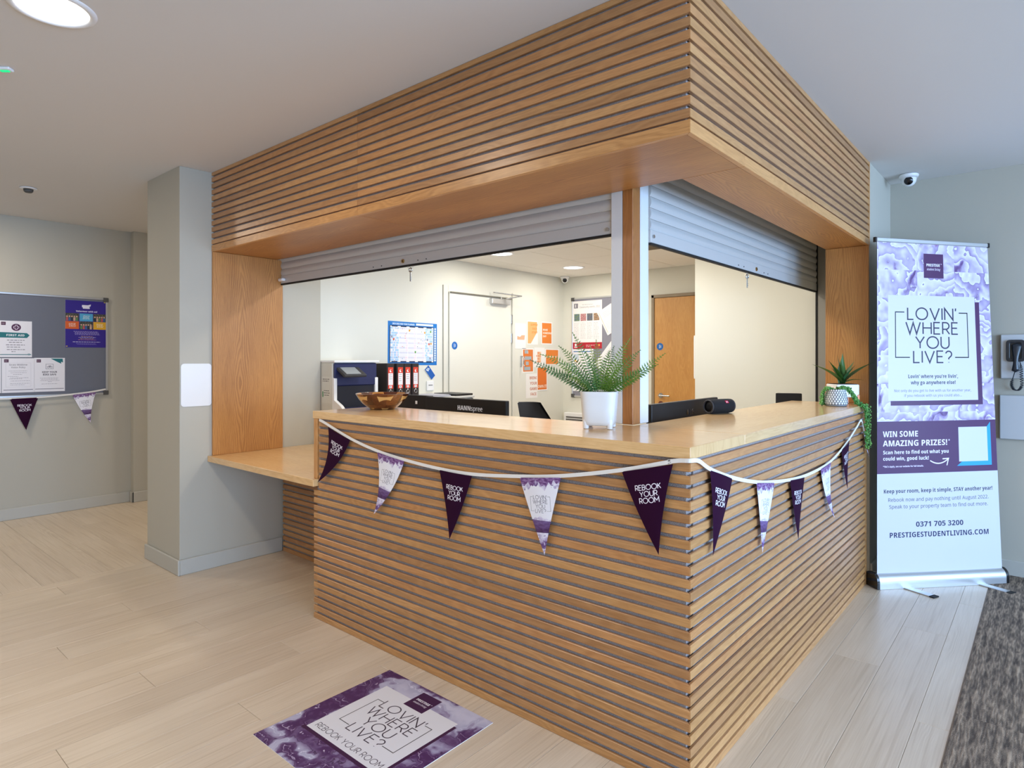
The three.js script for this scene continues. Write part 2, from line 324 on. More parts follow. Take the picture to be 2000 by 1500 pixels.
// ---------------------------------------------------------------- the setting
{
  const floor = struct('floor', block(-6.2, 5.5, -0.2, -0.005, -5.3, 4.7, 0.001, { grain: 'z' }), planks[1]);
  const plank = (x0, x1, z0, z1, grain) => {
    const g = block(x0 + 0.0006, x1 - 0.0006, -0.005, 0, z0 + 0.0006, z1 - 0.0006, 0.0009, { grain, uo: rr(0, 2.4), vo: Math.floor(rr(0, 6)) * 0.19 + 0.095 });
    struct('plank', g, planks[Math.floor(rnd() * 5)], floor);
  };
  const W = 0.19, X0 = 0.087, LEN = 1.52;
  for (let k = -21; k < 3; k++) {
    const x0 = Math.max(X0 + k * W, -3.8), x1 = Math.min(X0 + (k + 1) * W, 0.575);
    if (x1 - x0 < 0.01) continue;
    const zmin = x1 > 0.02 ? -3.26 : x0 < -2.1 ? -0.7 : -0.06, off = ((k * 0.37) % 1 + 1) % 1 * LEN;
    for (let z = 3.2 - off; z > zmin - LEN; z -= LEN) { const a = Math.max(z, zmin), b = Math.min(z + LEN, 3.2); if (b - a > 0.02) plank(x0, x1, a, b, 'z'); }
  }
  for (let k = 0; k < 26; k++) {                                   // corridor boards lie the other way
    const z0 = -2.6 + k * W, off = ((k * 0.61) % 1) * LEN;
    for (let x = -5.95 - off; x < -3.8; x += LEN) { const a = Math.max(x, -5.95), b = Math.min(x + LEN, -3.8); if (b - a > 0.02) plank(a, b, z0, z0 + W, 'x'); }
  }
  struct('carpet', block(0.578, 5.4, -0.004, 0.004, -3.26, 4.5, 0.002, { grain: 'x', uo: 0, vo: 0 }), M.carpet);

  struct('ceiling', block(-6.2, 5.5, CEIL, CEIL + 0.2, -5.3, 4.7, 0.001), M.ceiling);
  struct('wall_corridor', block(-6.2, -5.93, 0, CEIL, -0.36, 4.6, 0.001, { grain: 'y' }), M.paint);
  struct('wall_corridor_return', block(-6.2, -5.86, 0, CEIL, -5.2, -0.36, 0.001, { grain: 'y' }), M.paint);
  struct('wall_corridor_end', block(-6.2, -3.6, 0, CEIL, -5.3, -5.1, 0.001), M.paint);
  struct('wall_pillar', block(-3.9, -3.36, 0, CEIL, -0.82, 0.2, 0.002, { grain: 'y' }), M.paint);
  struct('wall_office_left', block(-3.75, -3.55, 0, CEIL, -5.1, -0.8, 0.001), M.cream);
  struct('wall_office_back', block(-3.6, 0, 0, CEIL, -4.42, -4.22, 0.001), M.cream);
  struct('wall_office_end', block(-1.432, -0.25, 0, CEIL, -4.25, -3.2, 0.002), M.cream);
  struct('wall_stub', block(-0.25, 0, 0, CEIL, -4.25, -2.585, 0.002), M.paint);
  struct('wall_far', block(0, 5.5, 0, CEIL, -3.46, -3.26, 0.001), M.paint);
  struct('wall_back', block(-6.2, 5.5, 0, CEIL, 4.5, 4.7, 0.001), M.paint);
  // glazed side of the lobby, out of the picture to the right: daylight comes in here
  const ranges = [[-2.9, -1.3], [-1.1, 0.5], [0.7, 2.3], [2.5, 4.1]], Y0 = 0.12, Y1 = 2.4, wr = [];
  wr.push(block(5.4, 5.55, 0, Y0, -3.4, 4.7, 0.001), block(5.4, 5.55, Y1, CEIL, -3.4, 4.7, 0.001));
  let z = -3.4; for (const [a, b] of [...ranges, [4.7, 4.7]]) { wr.push(block(5.4, 5.55, Y0, Y1, z, a, 0.001)); z = b; }
  struct('wall_right', wr, M.paint);
  const glass = phys({ color: col(255, 255, 255), transmission: 1, thickness: 0, roughness: 0, ior: 1.5 });
  ranges.forEach(([a, b], i) => {
    const g = new THREE.Group(); g.name = `window_${i + 1}`; g.userData.kind = 'structure'; scene.add(g);
    mesh('window_frame', [block(5.44, 5.5, Y0, Y0 + 0.05, a, b), block(5.44, 5.5, Y1 - 0.05, Y1, a, b), block(5.44, 5.5, Y0, Y1, a, a + 0.05), block(5.44, 5.5, Y0, Y1, b - 0.05, b)], M.charcoal, g);
    mesh('pane', block(5.465, 5.473, Y0 + 0.05, Y1 - 0.05, a + 0.05, b - 0.05, 0.001), glass, g);
    const l = new THREE.RectAreaLight(new THREE.Color(...DAY.color), DAY.radiance, b - a - 0.1, Y1 - Y0 - 0.1);
    l.position.set(5.43, (Y0 + Y1) / 2, (a + b) / 2); l.lookAt(0, (Y0 + Y1) / 2, (a + b) / 2); scene.add(l);
  });
  struct('pavement', block(5.55, 16, -0.25, -0.06, -9, 10, 0.001), std({ color: col(150, 148, 145), roughness: 0.95 }));

  // skirting boards
  const sk = (n, ...b) => struct(n, block(...b, 0.004), M.skirting);
  sk('baseboard_pillar', -3.36, -3.345, 0, 0.1, -0.5, 0.2);
  sk('baseboard_pillar_front', -3.915, -3.345, 0, 0.1, 0.2, 0.215);
  sk('baseboard_corridor', -5.93, -5.915, 0, 0.1, -0.345, 4.5);
  sk('baseboard_corridor_return', -5.86, -5.845, 0, 0.1, -5.1, -0.345);
  sk('baseboard_corridor_corner', -5.93, -5.845, 0, 0.1, -0.36, -0.345);
  sk('baseboard_far', 0.015, 5.4, 0, 0.1, -3.26, -3.245);
  sk('baseboard_stub', 0, 0.015, 0, 0.1, -3.26, -2.59);

  // office suspended ceiling, tile by tile
  const oc = struct('ceiling_office', block(-3.55, -0.25, OFF + 0.006, OFF + 0.05, -4.22, -0.52, 0.001), M.tbar);
  const xs = [-3.55, -3.29, -2.69, -2.09, -1.49, -0.89, -0.46], zs = [-4.22, -3.75, -3.15, -2.55, -1.95, -1.35, -0.75, -0.53];
  for (let i = 0; i < 6; i++) for (let j = 0; j < 7; j++) {
    struct('ceiling_tile', block(xs[i] + 0.004, xs[i + 1] - 0.004, OFF - 0.002, OFF + 0.006, zs[j] + 0.004, zs[j + 1] - 0.004, 0.002), M.tile, oc);
  }
  const vent = thing('ceiling_vent', 'dark square vent in the office ceiling just right of the oak post', 'vent');
  mesh('frame', [block(-1.86, -1.84, OFF - 0.008, OFF - 0.0025, -3.13, -2.68, 0.002), block(-1.5, -1.48, OFF - 0.008, OFF - 0.0025, -3.13, -2.68, 0.002), block(-1.839, -1.501, OFF - 0.008, OFF - 0.0025, -3.13, -3.11, 0.002), block(-1.839, -1.501, OFF - 0.008, OFF - 0.0025, -2.7, -2.68, 0.002)], std({ color: col(120, 108, 90), roughness: 0.8 }), vent);
  for (let i = 0; i < 8; i++) mesh('louvre', block(-1.838, -1.502, OFF - 0.007, OFF - 0.0025, -3.105 + i * 0.0505, -3.062 + i * 0.0505, 0.001), std({ color: col(112, 100, 82), roughness: 0.8 }), vent);
}

// ---------------------------------------------------------------- reception desk
{
  const desk = thing('reception_desk', 'L-shaped reception desk clad in horizontal oak slats over grey felt', 'reception desk');
  const P = 0.041, HT = 0.028, T = 0.012;
  const pick = () => slatMats[Math.floor(rnd() * slatMats.length)];
  const slatX = (x0, x1, y, mitre, z = 0, h = HT) => mesh('slat', cbox(x1 - x0, h, T, 0.0022, { grain: 'x', uo: rr(0, 1.6), vo: rr(0, 0.8), warp: mitre && ((p) => { if (p.x > 0) p.x -= T / 2 - p.z; }) }).translate((x0 + x1) / 2, y, z - T / 2), pick(), desk);
  const slatZ = (z0, z1, y, mitre, h = HT) => mesh('slat', cbox(T, h, z1 - z0, 0.0022, { grain: 'z', uo: rr(0, 1.6), vo: rr(0, 0.8), warp: mitre && ((p) => { if (p.z > 0) p.z -= T / 2 - p.x; }) }).translate(-T / 2, y, (z0 + z1) / 2), pick(), desk);
  for (let k = 0; k < 26; k++) {
    const y = 1.0252 - k * P + HT / 2;
    slatX(k < 9 ? -2.088 : -2.135, 0, y, true);
    slatZ(-2.475, 0, y, true);
  }
  for (let k = 9; k < 26; k++) slatX(-3.343, -2.12, 1.0252 - k * P + HT / 2, false, -0.5);
  mesh('felt_backing', [block(-2.118, -0.019, 0.001, 1.064, -0.05, -0.0125, 0.001), block(-0.05, -0.0125, 0.001, 1.064, -2.476, -0.0505, 0.001, { grain: 'z' }), block(-3.343, -2.119, 0.001, 0.7, -0.55, -0.5125, 0.001), block(-2.118, -2.1, 0.001, 0.69, -0.5, -0.051, 0.001, { grain: 'z' })], M.felt, desk);
  mesh('end_panel', block(-2.134, -2.1, 0.745, 1.064, -0.44, 0.0, 0.0015, { grain: 'y' }), M.oakEdge, desk);
  mesh('edge_strip', block(-0.02, 0.001, 0, 1.064, -2.5, -2.4765, 0.001, { grain: 'y' }), M.oakEdge, desk);

  const top = thing('countertop', 'thick polished oak countertop running round the corner of the desk', 'countertop');
  mesh('front_slab', block(-2.142, 0.002, 1.065, TOP, -0.46, 0.002, 0.002, { grain: 'x', uo: 0.2, vo: 0.1 }), M.oak, top);
  mesh('side_slab', block(-0.46, 0.002, 1.065, TOP, -2.56, -0.4603, 0.002, { grain: 'z', uo: 0.9, vo: 0.4 }), M.oak, top);

  const ledge = thing('low_ledge', 'lower oak writing ledge between the grey pillar and the slatted desk', 'ledge');
  mesh('ledge_top', block(-3.358, -2.1, 0.706, 0.744, -0.82, 0.026, 0.002, { grain: 'x', uo: 0.6, vo: 0.2 }), M.oak, ledge);
}

// ---------------------------------------------------------------- slatted bulkhead over the desk
{
  const b = thing('slatted_bulkhead', 'oak slatted bulkhead hanging from the ceiling above the desk', 'bulkhead');
  const P = 0.0412, HT = 0.029, T = 0.014, pick = () => slatMats[Math.floor(rnd() * slatMats.length)];
  const S = -1.745;
  const sx = (x0, x1, y, h, mitre) => mesh('slat', cbox(x1 - x0, h, T, 0.0014, { grain: 'x', uo: rr(0, 1.6), vo: rr(0, 0.8), warp: mitre && ((p) => { if (p.x > 0) p.x -= T / 2 - p.z; }) }).translate((x0 + x1) / 2, y, -T / 2), pick(), b);
  const sz = (z0, z1, y, h) => mesh('slat', cbox(T, h, z1 - z0, 0.0014, { grain: 'z', uo: rr(0, 1.6), vo: rr(0, 0.8), warp: (p) => { if (p.z > 0) p.z -= T / 2 - p.x; } }).translate(-T / 2, y, (z0 + z1) / 2), pick(), b);
  for (let i = 0; i < 12; i++) {
    const y0 = 2.1425 + i * P, h = Math.min(HT, CEIL - 0.001 - y0), y = y0 + h / 2;
    sx(-3.358, S - 0.0007, y, h, false); sx(S + 0.0007, 0, y, h, true);
    sz(-2.57, 0, y, h);
  }
  mesh('felt_backing', [block(-3.358, -0.02, 2.113, CEIL - 0.001, -0.05, -0.0145, 0.001), block(-0.05, -0.0145, 2.113, CEIL - 0.001, -2.57, -0.0505, 0.001, { grain: 'z' })], M.felt, b);
  const fx = (x0, x1, m, mitre) => mesh('fascia', cbox(x1 - x0, 0.042, 0.02, 0.0014, { grain: 'x', uo: x0, vo: 0.3, warp: mitre && ((p) => { if (p.x > 0) p.x -= 0.01 - p.z; }) }).translate((x0 + x1) / 2, SOF + 0.021, -0.01), m, b);
  fx(-3.358, S - 0.0007, M.oakEdge, false); fx(S + 0.0007, 0, M.oakEdge, true);
  mesh('fascia', cbox(0.02, 0.042, 0.464, 0.0014, { grain: 'z', uo: 0.2, vo: 0.5, warp: (p) => { if (p.z > 0) p.z -= 0.01 - p.x; } }).translate(-0.01, SOF + 0.021, -0.232), M.oakEdge, b);
  mesh('fascia', block(-0.02, 0, SOF, SOF + 0.042, -2.57, -0.4655, 0.0014, { grain: 'z' }), M.oakEdge, b);
  mesh('soffit_panel', block(-3.358, S - 0.0008, SOF + 0.0005, SOF + 0.018, -0.465, -0.0203, 0.0012, { grain: 'x', uo: 0.3, vo: 0.1 }), M.oakPanel, b);
  mesh('soffit_panel', block(S + 0.0008, -0.0203, SOF + 0.0005, SOF + 0.018, -0.465, -0.0203, 0.0012, { grain: 'x', uo: 1.2, vo: 0.35 }), M.oakPanel, b);
  mesh('soffit_panel', block(-0.25, -0.0203, SOF + 0.0005, SOF + 0.018, -2.57, -0.4665, 0.0012, { grain: 'z', uo: 0.5, vo: 0.2 }), M.oakPanel, b);
  mesh('end_strip', block(-0.02, 0.002, SOF, CEIL - 0.001, -2.583, -2.5705, 0.001, { grain: 'y' }), M.oakEdge, b);
  mesh('inner_lining', [block(-3.2, -0.5, SOF + 0.02, CEIL - 0.001, -0.47, -0.455, 0.001), block(-0.265, -0.25, SOF + 0.02, CEIL - 0.001, -2.57, -0.472, 0.001)], M.paint, b);

  struct('trim_1', block(-3.3595, -3.342, 0.7445, SOF - 0.0005, -0.5, -0.002, 0.0015, { grain: 'y', uo: 0.2, vo: 0.28 }), M.oakPanel);
  struct('trim_2', block(-0.25, -0.0005, TOP + 0.0005, SOF - 0.0005, -2.584, -2.562, 0.0015, { grain: 'y', uo: 0.9, vo: 0.55 }), M.oakPanel);
  const post = mesh('corner_post', block(-0.524, -0.475, TOP + 0.0005, SOF + 0.2, -0.537, -0.475, 0.002, { grain: 'y' }), M.oakPost);
  tag(post, 'slim square oak post standing on the inner corner of the countertop', 'post');
}

// ---------------------------------------------------------------- roller shutters
{
  const profile = (h, bulge) => { const s = new THREE.Shape(); s.moveTo(0, 0); s.lineTo(-0.008, 0); s.lineTo(-0.008, h); s.lineTo(0, h); for (let i = 1; i < 8; i++) { const t = i / 8; s.lineTo(bulge * Math.sin(Math.PI * t), h * (1 - t)); } s.closePath(); return s; };
  const run = (shape, L) => new THREE.ExtrudeGeometry(shape, { depth: L, bevelEnabled: false, steps: 1 }).rotateY(Math.PI / 2).applyMatrix4(new THREE.Matrix4().makeScale(1, 1, -1).multiply(new THREE.Matrix4().makeScale(1, 1, -1)));
  // local frame: x along the shutter, z out of its front
  function shutter(label, L, bottom, pos, turn, lockX, group) {
    const g = thing('roller_shutter', label, 'shutter', pos, turn, group);
    const along = (shape) => { const e = new THREE.ExtrudeGeometry(shape, { depth: L, bevelEnabled: false }); e.rotateY(-Math.PI / 2); e.rotateY(Math.PI); const p = e.attributes.position; return e; };
    const mk = (h, bulge) => {                                    // profile in (z, y), swept along +x
      const s = profile(h, bulge), pts = s.getPoints(), pos = [], n = pts.length - 1;
      for (let i = 0; i < n; i++) { const a = pts[i], c = pts[(i + 1) % n]; pos.push(0, a.y, a.x, L, a.y, a.x, L, c.y, c.x, 0, a.y, a.x, L, c.y, c.x, 0, c.y, c.x); }
      for (let i = 1; i < n - 1; i++) pos.push(0, pts[0].y, pts[0].x, 0, pts[i].y, pts[i].x, 0, pts[i + 1].y, pts[i + 1].x, L, pts[0].y, pts[0].x, L, pts[i + 1].y, pts[i + 1].x, L, pts[i].y, pts[i].x);
      const geo = new THREE.BufferGeometry(); geo.setAttribute('position', new THREE.Float32BufferAttribute(pos, 3)); geo.computeVertexNormals(); geo.setAttribute('uv', new THREE.Float32BufferAttribute(new Float32Array(pos.length / 3 * 2), 2)); return geo;
    };
    const slat = mk(0.0475, 0.007);
    for (let i = 0; i < 8; i++) { const y = bottom + 0.062 + i * 0.049; if (y + 0.05 < OFF + 0.13) mesh('slat', slat, M.shutter, g).position.y = y; }
    mesh('bottom_bar', at(cbox(L, 0.056, 0.016, 0.002), L / 2, bottom + 0.034, -0.002), M.shutter, g);
    mesh('rubber_seal', at(cbox(L, 0.01, 0.02, 0.002), L / 2, bottom + 0.001, -0.002), M.rubber, g);
    const lock = mesh('lock', at(new THREE.CylinderGeometry(0.011, 0.012, 0.006, 20).rotateX(Math.PI / 2), lockX, bottom + 0.03, 0.008), M.brass, g);
    mesh('keyhole', at(new THREE.CylinderGeometry(0.004, 0.004, 0.004, 12).rotateX(Math.PI / 2), lockX, bottom + 0.03, 0.0105), M.rubber, g);
    for (const dx of [-0.28, -0.2, 0.13, 0.2]) mesh('rivet', at(new THREE.CylinderGeometry(0.0032, 0.0032, 0.003, 10).rotateX(Math.PI / 2), lockX + dx, bottom + 0.022, 0.007), M.charcoal, g);
    return g;
  }
  const a = shutter('wide grey roller shutter rolled up over the front desk opening, left of the post', 2.756, 1.918, [-3.34, 0, -0.49], 0, 1.36);
  mesh('guide_rail', block(2.758, 2.814, TOP + 0.0005, OFF, -0.045, 0.014, 0.003, { grain: 'y' }), M.rail, a);
  mesh('end_stop', at(rbox(0.06, 0.022, 0.03, 0.009), 0.035, 1.948, 0.02), M.white, a);
  mesh('bolt', at(new THREE.CylinderGeometry(0.008, 0.008, 0.006, 14).rotateX(Math.PI / 2), 2.738, 1.945, 0.009), M.steel, a);
  const c = shutter('grey roller shutter rolled up over the side desk opening, right of the post', 2.56, 1.884, [-0.468, 0, -0.61], Math.PI / 2, 1.29);
  mesh('guide_rail', block(-0.072, -0.002, TOP + 0.0005, OFF, -0.046, -0.004, 0.003, { grain: 'y' }), M.rail, c);
  mesh('guide_rail', block(2.566, 2.588, 0, OFF, 0.012, 0.07, 0.002, { grain: 'y' }), M.railGrey, c);
  mesh('seal_strip', block(2.564, 2.584, 0, OFF, -0.004, 0.011, 0.001, { grain: 'y' }), M.rubber, c);
  mesh('bolt', at(new THREE.CylinderGeometry(0.008, 0.008, 0.006, 14).rotateX(Math.PI / 2), 0.02, 1.918, 0.009), M.steel, c);

  const key = (label, pos, turn) => {
    const k = thing('key', label, 'key', pos, turn); k.scale.setScalar(1.3);
    mesh('bow', [new THREE.TorusGeometry(0.0085, 0.003, 6, 18), at(new THREE.CylinderGeometry(0.0042, 0.0042, 0.003, 12).rotateX(Math.PI / 2), 0, -0.004, 0)], M.steel, k);
    mesh('blade', [at(cbox(0.007, 0.04, 0.0022, 0.0006), 0, -0.031, 0), at(cbox(0.004, 0.003, 0.002, 0.0004), 0.005, -0.04, 0), at(cbox(0.004, 0.003, 0.002, 0.0004), 0.005, -0.032, 0)], M.steel, k);
    mesh('wire_loop', at(new THREE.TorusGeometry(0.011, 0.0008, 5, 20).rotateY(0.5), 0, 0.014, 0), M.steel, k);
  };
  key('small steel key hanging under the front shutter, above the printer and binders', [-1.925, 1.893, -0.492], 0.2);
  key('small steel key hanging under the side shutter, before the bare cream wall', [-0.47, 1.859, -1.775], Math.PI / 2 - 0.3);
}

// ---------------------------------------------------------------- lamps and ceiling fittings
function downlight(label, group, pos, M_, spec, r = 0.11) {
  const g = thing('downlight', label, 'ceiling light', pos, 0, group);
  mesh('trim_ring', lathe([[r, 0], [r + 0.002, -0.006], [r + 0.012, -0.008], [r + 0.022, -0.004], [r + 0.024, 0]], 40), M.white, g);
  mesh('diffuser', lathe([[0, -0.006], [r * 0.7, -0.0055], [r, -0.002], [r, 0], [0, 0]], 40), M_, g);
  const l = new THREE.RectAreaLight(new THREE.Color(...spec.color), spec.radiance, r * 1.77, r * 1.77);
  l.position.set(0, -0.012, 0); l.rotation.x = -Math.PI / 2; g.add(l);
}
downlight('round ceiling downlight glowing white above the left of the lobby', null, [-1.81, CEIL, 1.235], M.glowLobby, LAMP);
for (const p of [[1.48, 1.235], [-5.1, 1.235], [-1.81, 3.9], [1.48, 3.9], [-5.1, -2.0]]) downlight('round ceiling downlight of the lobby outside the picture', 'lobby downlights outside the picture', [p[0], CEIL, p[1]], M.glowLobby, LAMP);
downlight('small bright office ceiling downlight nearest the corner with the white dome camera', null, [-2.95, OFF - 0.002, -3.57], M.glowOffice, OFFICE, 0.1);
downlight('office ceiling downlight half hidden behind the lower edge of the front shutter', null, [-2.95, OFF - 0.002, -2.43], M.glowOffice, OFFICE, 0.1);
for (const p of [[-2.3, -1.15], [-1.7, -2.6], [-1.05, -1.1], [-0.95, -2.1]]) downlight('office ceiling downlight hidden behind the rolled shutters', 'office downlights hidden behind the shutters', [p[0], OFF - 0.002, p[1]], M.glowOffice, OFFICE, 0.1);
{
  const s = thing('smoke_detector', 'round smoke detector on the ceiling by the corridor', 'smoke detector', [-4.735, CEIL, 0.695]);
  mesh('base_plate', lathe([[0, 0], [0.052, 0], [0.052, -0.006], [0.044, -0.01], [0, -0.01]], 32), M.white, s);
  mesh('sensor', lathe([[0, -0.034], [0.02, -0.034], [0.028, -0.026], [0.03, -0.01], [0, -0.01]], 28), M.capGrey, s);
  const e = thing('emergency_light', 'small white emergency light with a green indicator on the ceiling', 'emergency light', [-2.515, CEIL, 1.243], 0.75);
  mesh('housing', at(rbox(0.07, 0.012, 0.035, 0.005), 0, -0.006, 0), M.white, e);
  mesh('indicator', at(rbox(0.036, 0.006, 0.014, 0.0028), 0.008, -0.0135, 0), M.glowGreen, e);
  const cam = (label, pos, turn, s) => {
    const c = thing('security_camera', label, 'camera', pos, turn); c.scale.setScalar(s);
    mesh('base_ring', lathe([[0, 0], [0.055, 0], [0.058, -0.012], [0.05, -0.03], [0, -0.03]], 36), M.gloss, c);
    mesh('ball', at(new THREE.SphereGeometry(0.044, 28, 18), 0, -0.038, 0), M.gloss, c);
    mesh('lens_window', new THREE.SphereGeometry(0.0455, 24, 14, 0, Math.PI * 2, 0, 0.62).rotateX(Math.PI * 0.62).translate(0, -0.038, 0), M.blackGloss, c);
    mesh('sensor_eye', at(new THREE.CylinderGeometry(0.006, 0.006, 0.005, 14).rotateX(Math.PI / 2 - 0.1), 0.0, -0.022, 0.0475), M.blackGloss, c);
  };
  cam('white dome camera on the lobby ceiling above the roll-up banner', [0.142, CEIL, -3.05], 0.1, 1.0);
  cam('white dome camera on the office ceiling in the far corner', [-3.44, OFF - 0.002, -4.1], 0.6, 0.95);
}

// ---------------------------------------------------------------- prints
const pennantPlum = canvas(320, 500, (x, w, h) => { x.fillStyle = '#2b0626'; x.fillRect(0, 0, w, h); ['REBOOK', 'YOUR', 'ROOM'].forEach((t, i) => strokes(x, t, w / 2 + 2, 96 + i * 39, 30, 4.8, '#f6f2f8', 0.19)); });
const pennantMarble = canvas(320, 500, (x, w, h) => {
  x.drawImage(marble(320, 500, 260, 3.1, 0), 0, 0);
  x.fillStyle = '#f1eff6'; x.beginPath(); x.moveTo(0, 84); for (let i = 0; i <= 32; i++) x.lineTo(i * 10, 66 + 26 * noise(i * 0.23, 4) + 10 * noise(i * 0.7, 9)); x.lineTo(w, 270); for (let i = 32; i >= 0; i--) x.lineTo(i * 10, 262 + 14 * noise(i * 0.2, 14)); x.closePath(); x.fill();
  const im = pixels(320, 90, (i, j) => lerp3([124, 100, 150], [70, 34, 84], clamp(j / 90 + 0.5 * fbm(i / 60, j / 30, 3))));
  x.save(); x.beginPath(); x.moveTo(0, 268); x.lineTo(w, 290); x.lineTo(w, 330); x.lineTo(170, 372); x.lineTo(0, 350); x.closePath(); x.clip(); x.drawImage(im, 0, 268); x.restore();
  x.save(); x.beginPath(); x.moveTo(0, 0); x.lineTo(w, 0); for (let i = 32; i >= 0; i--) x.lineTo(i * 10, 40 + 26 * noise(i * 0.25, 24) + 9 * noise(i * 0.9, 2)); x.closePath(); x.clip(); x.drawImage(pixels(320, 90, (i, j) => lerp3([96, 52, 112], [176, 150, 190], clamp(0.35 + 0.9 * fbm(i / 50, j / 22, 4)))), 0, 0); x.restore();
  lovin(x, w / 2, 116, 24, 2.3, '#3a3648', 150, 1.1, 1.0);
});
const plumMat = phys({ map: tex(pennantPlum), roughness: 0.85, specularIntensity: 0.25, side: THREE.DoubleSide });
const marbleMat = std({ map: tex(pennantMarble), roughness: 0.55, side: THREE.DoubleSide });

function pennant(parent, A, B, T, mat, out, curl = 0, bow = 0.006) {      // A, B top corners, T tip; out = direction towards the viewer
  A = V3(...A); B = V3(...B); T = V3(...T); const o = V3(...out);
  const S = A.clone().add(B).multiplyScalar(0.5); S.y = T.y; const swing = T.clone().sub(S);          // the cloth hangs straight first, then swings to its tip
  const g = gridSurface(8, 14, (s, t) => {
    const p = A.clone().lerp(B, s).lerp(T, t).addScaledVector(swing, 0.75 * (t * t - t));
    p.addScaledVector(o, bow * Math.sin(Math.PI * s) * (1 - t) + curl * t * t * t);
    p.uv = [0.5 + (s - 0.5) * (1 - t), 1 - t];
    return p;
  });
  const m = mesh('pennant', g, mat, parent); m.userData.label = mat === plumMat ? 'plum pennant with white rebook lettering' : 'marbled white pennant with grey lettering';
  return m;
}
function ribbon(points, out, w = 0.0135, th = 0.002) {                     // flat tape standing on edge
  const curve = new THREE.CatmullRomCurve3(points.map((p) => V3(...p)), false, 'centripetal'), n = 60;
  const P = curve.getPoints(n), ring = [];
  const o = typeof out === 'function' ? out : () => V3(...out);
  for (let i = 0; i <= n; i++) { const d = o(P[i]), t = P[Math.min(i + 1, n)].clone().sub(P[Math.max(i - 1, 0)]).normalize(), u = d.clone().cross(t).normalize(); ring.push([[1, 1], [1, -1], [-1, -1], [-1, 1]].map(([a, b]) => P[i].clone().addScaledVector(u, a * w / 2).addScaledVector(d, b * th / 2))); }
  const pos = []; const q = (a, b, c, d) => { for (const p of [a, b, c, a, c, d]) pos.push(p.x, p.y, p.z); };
  for (let i = 0; i < n; i++) for (let k = 0; k < 4; k++) q(ring[i][k], ring[i + 1][k], ring[i + 1][(k + 1) % 4], ring[i][(k + 1) % 4]);
  q(...ring[0]); q(...ring[n].slice().reverse());
  const g = new THREE.BufferGeometry(); g.setAttribute('position', new THREE.Float32BufferAttribute(pos, 3)); g.computeVertexNormals(); g.setAttribute('uv', new THREE.Float32BufferAttribute(new Float32Array(pos.length / 3 * 2), 2)); return g;
}
{
  const b = thing('bunting', 'string of plum and marbled pennants draped round the slatted reception desk', 'bunting');
  const F = 0.012, cordF = [[-2.062, 1.062], [-2.027, 1.054], [-1.783, 0.986], [-1.573, 0.946], [-1.37, 0.924], [-1.138, 0.910], [-0.942, 0.910], [-0.685, 0.932], [-0.491, 0.957], [-0.236, 1.008], [-0.06, 1.054]].map(([x, y]) => [x, y, F]);
  const cordR = [[1.058, -0.04], [1.022, -0.121], [0.966, -0.313], [0.914, -0.557], [0.886, -0.756], [0.864, -0.968], [0.852, -1.16], [0.852, -1.438], [0.862, -1.607], [0.899, -1.834], [0.938, -2.004], [0.995, -2.2], [1.02, -2.3], [0.93, -2.385], [0.9, -2.46]].map(([y, z]) => [F, y, z]);
  mesh('cord', ribbon(cordF, [0, 0, 1]), M.tape, b);
  mesh('cord', ribbon(cordR, [1, 0, 0]), M.tape, b);
  mesh('cord', ribbon([[-0.07, 1.053, F], [-0.03, 1.061, F], [0.004, 1.064, F], [F, 1.064, -0.006], [F, 1.06, -0.03], [F, 1.055, -0.045]], (p) => V3(p.x > 0.003 ? 1 : p.x > -0.01 ? 0.7 : 0, 0, p.x > 0.003 ? 0.15 : 1).normalize()), M.tape, b);
  const f = (a, c, t, m, curl = 0) => pennant(b, [a[0], a[1], F + 0.0005], [c[0], c[1], F + 0.0005], [t[0], t[1], F], m, [0, 0, 1], curl);
  f([-1.98, 1.03], [-1.787, 0.98], [-2.05, 0.735], plumMat, 0.02);
  f([-1.569, 0.94], [-1.37, 0.918], [-1.581, 0.645], marbleMat, 0.012);
  f([-1.138, 0.905], [-0.942, 0.902], [-1.072, 0.618], plumMat, 0.004);
  f([-0.687, 0.927], [-0.491, 0.951], [-0.564, 0.655], marbleMat, 0.004);
  f([-0.238, 1.002], [-0.052, 1.047], [-0.1, 0.75], plumMat, 0.004);
  const r = (a, c, t, m, curl = 0) => pennant(b, [F + 0.0005, a[1], a[0]], [F + 0.0005, c[1], c[0]], [F, t[1], t[0]], m, [1, 0, 0], curl);
  r([-0.121, 1.018], [-0.313, 0.962], [-0.132, 0.735], plumMat, 0.006);
  r([-0.55, 0.912], [-0.756, 0.882], [-0.6, 0.636], marbleMat, 0.006);
  r([-0.955, 0.862], [-1.165, 0.846], [-1.055, 0.585], plumMat, 0.006);
  r([-1.429, 0.848], [-1.617, 0.858], [-1.61, 0.578], marbleMat, 0.02);
  r([-1.83, 0.896], [-2.004, 0.934], [-1.94, 0.668], plumMat, 0.006);
  r([-2.36, 0.955], [-2.47, 0.895], [-2.42, 0.79], marbleMat, 0.02);

  const n = thing('bunting', 'short string of two pennants hung below the noticeboard', 'bunting');
  const X = -5.893;
  mesh('cord', ribbon([[X, 1.06, 1.25], [X, 1.047, 0.95], [X, 1.046, 0.66], [X, 1.046, 0.4], [X, 1.062, 0.15], [X, 1.08, -0.02], [X, 1.1, -0.135]], [1, 0, 0], 0.014), M.tape, n);
  pennant(n, [X, 1.042, 0.583], [X, 1.046, 0.383], [X, 0.766, 0.47], plumMat, [1, 0, 0], 0.004);
  pennant(n, [X, 1.058, 0.13], [X, 1.075, -0.055], [X, 0.797, -0.005], marbleMat, [1, 0, 0], 0.03);
}

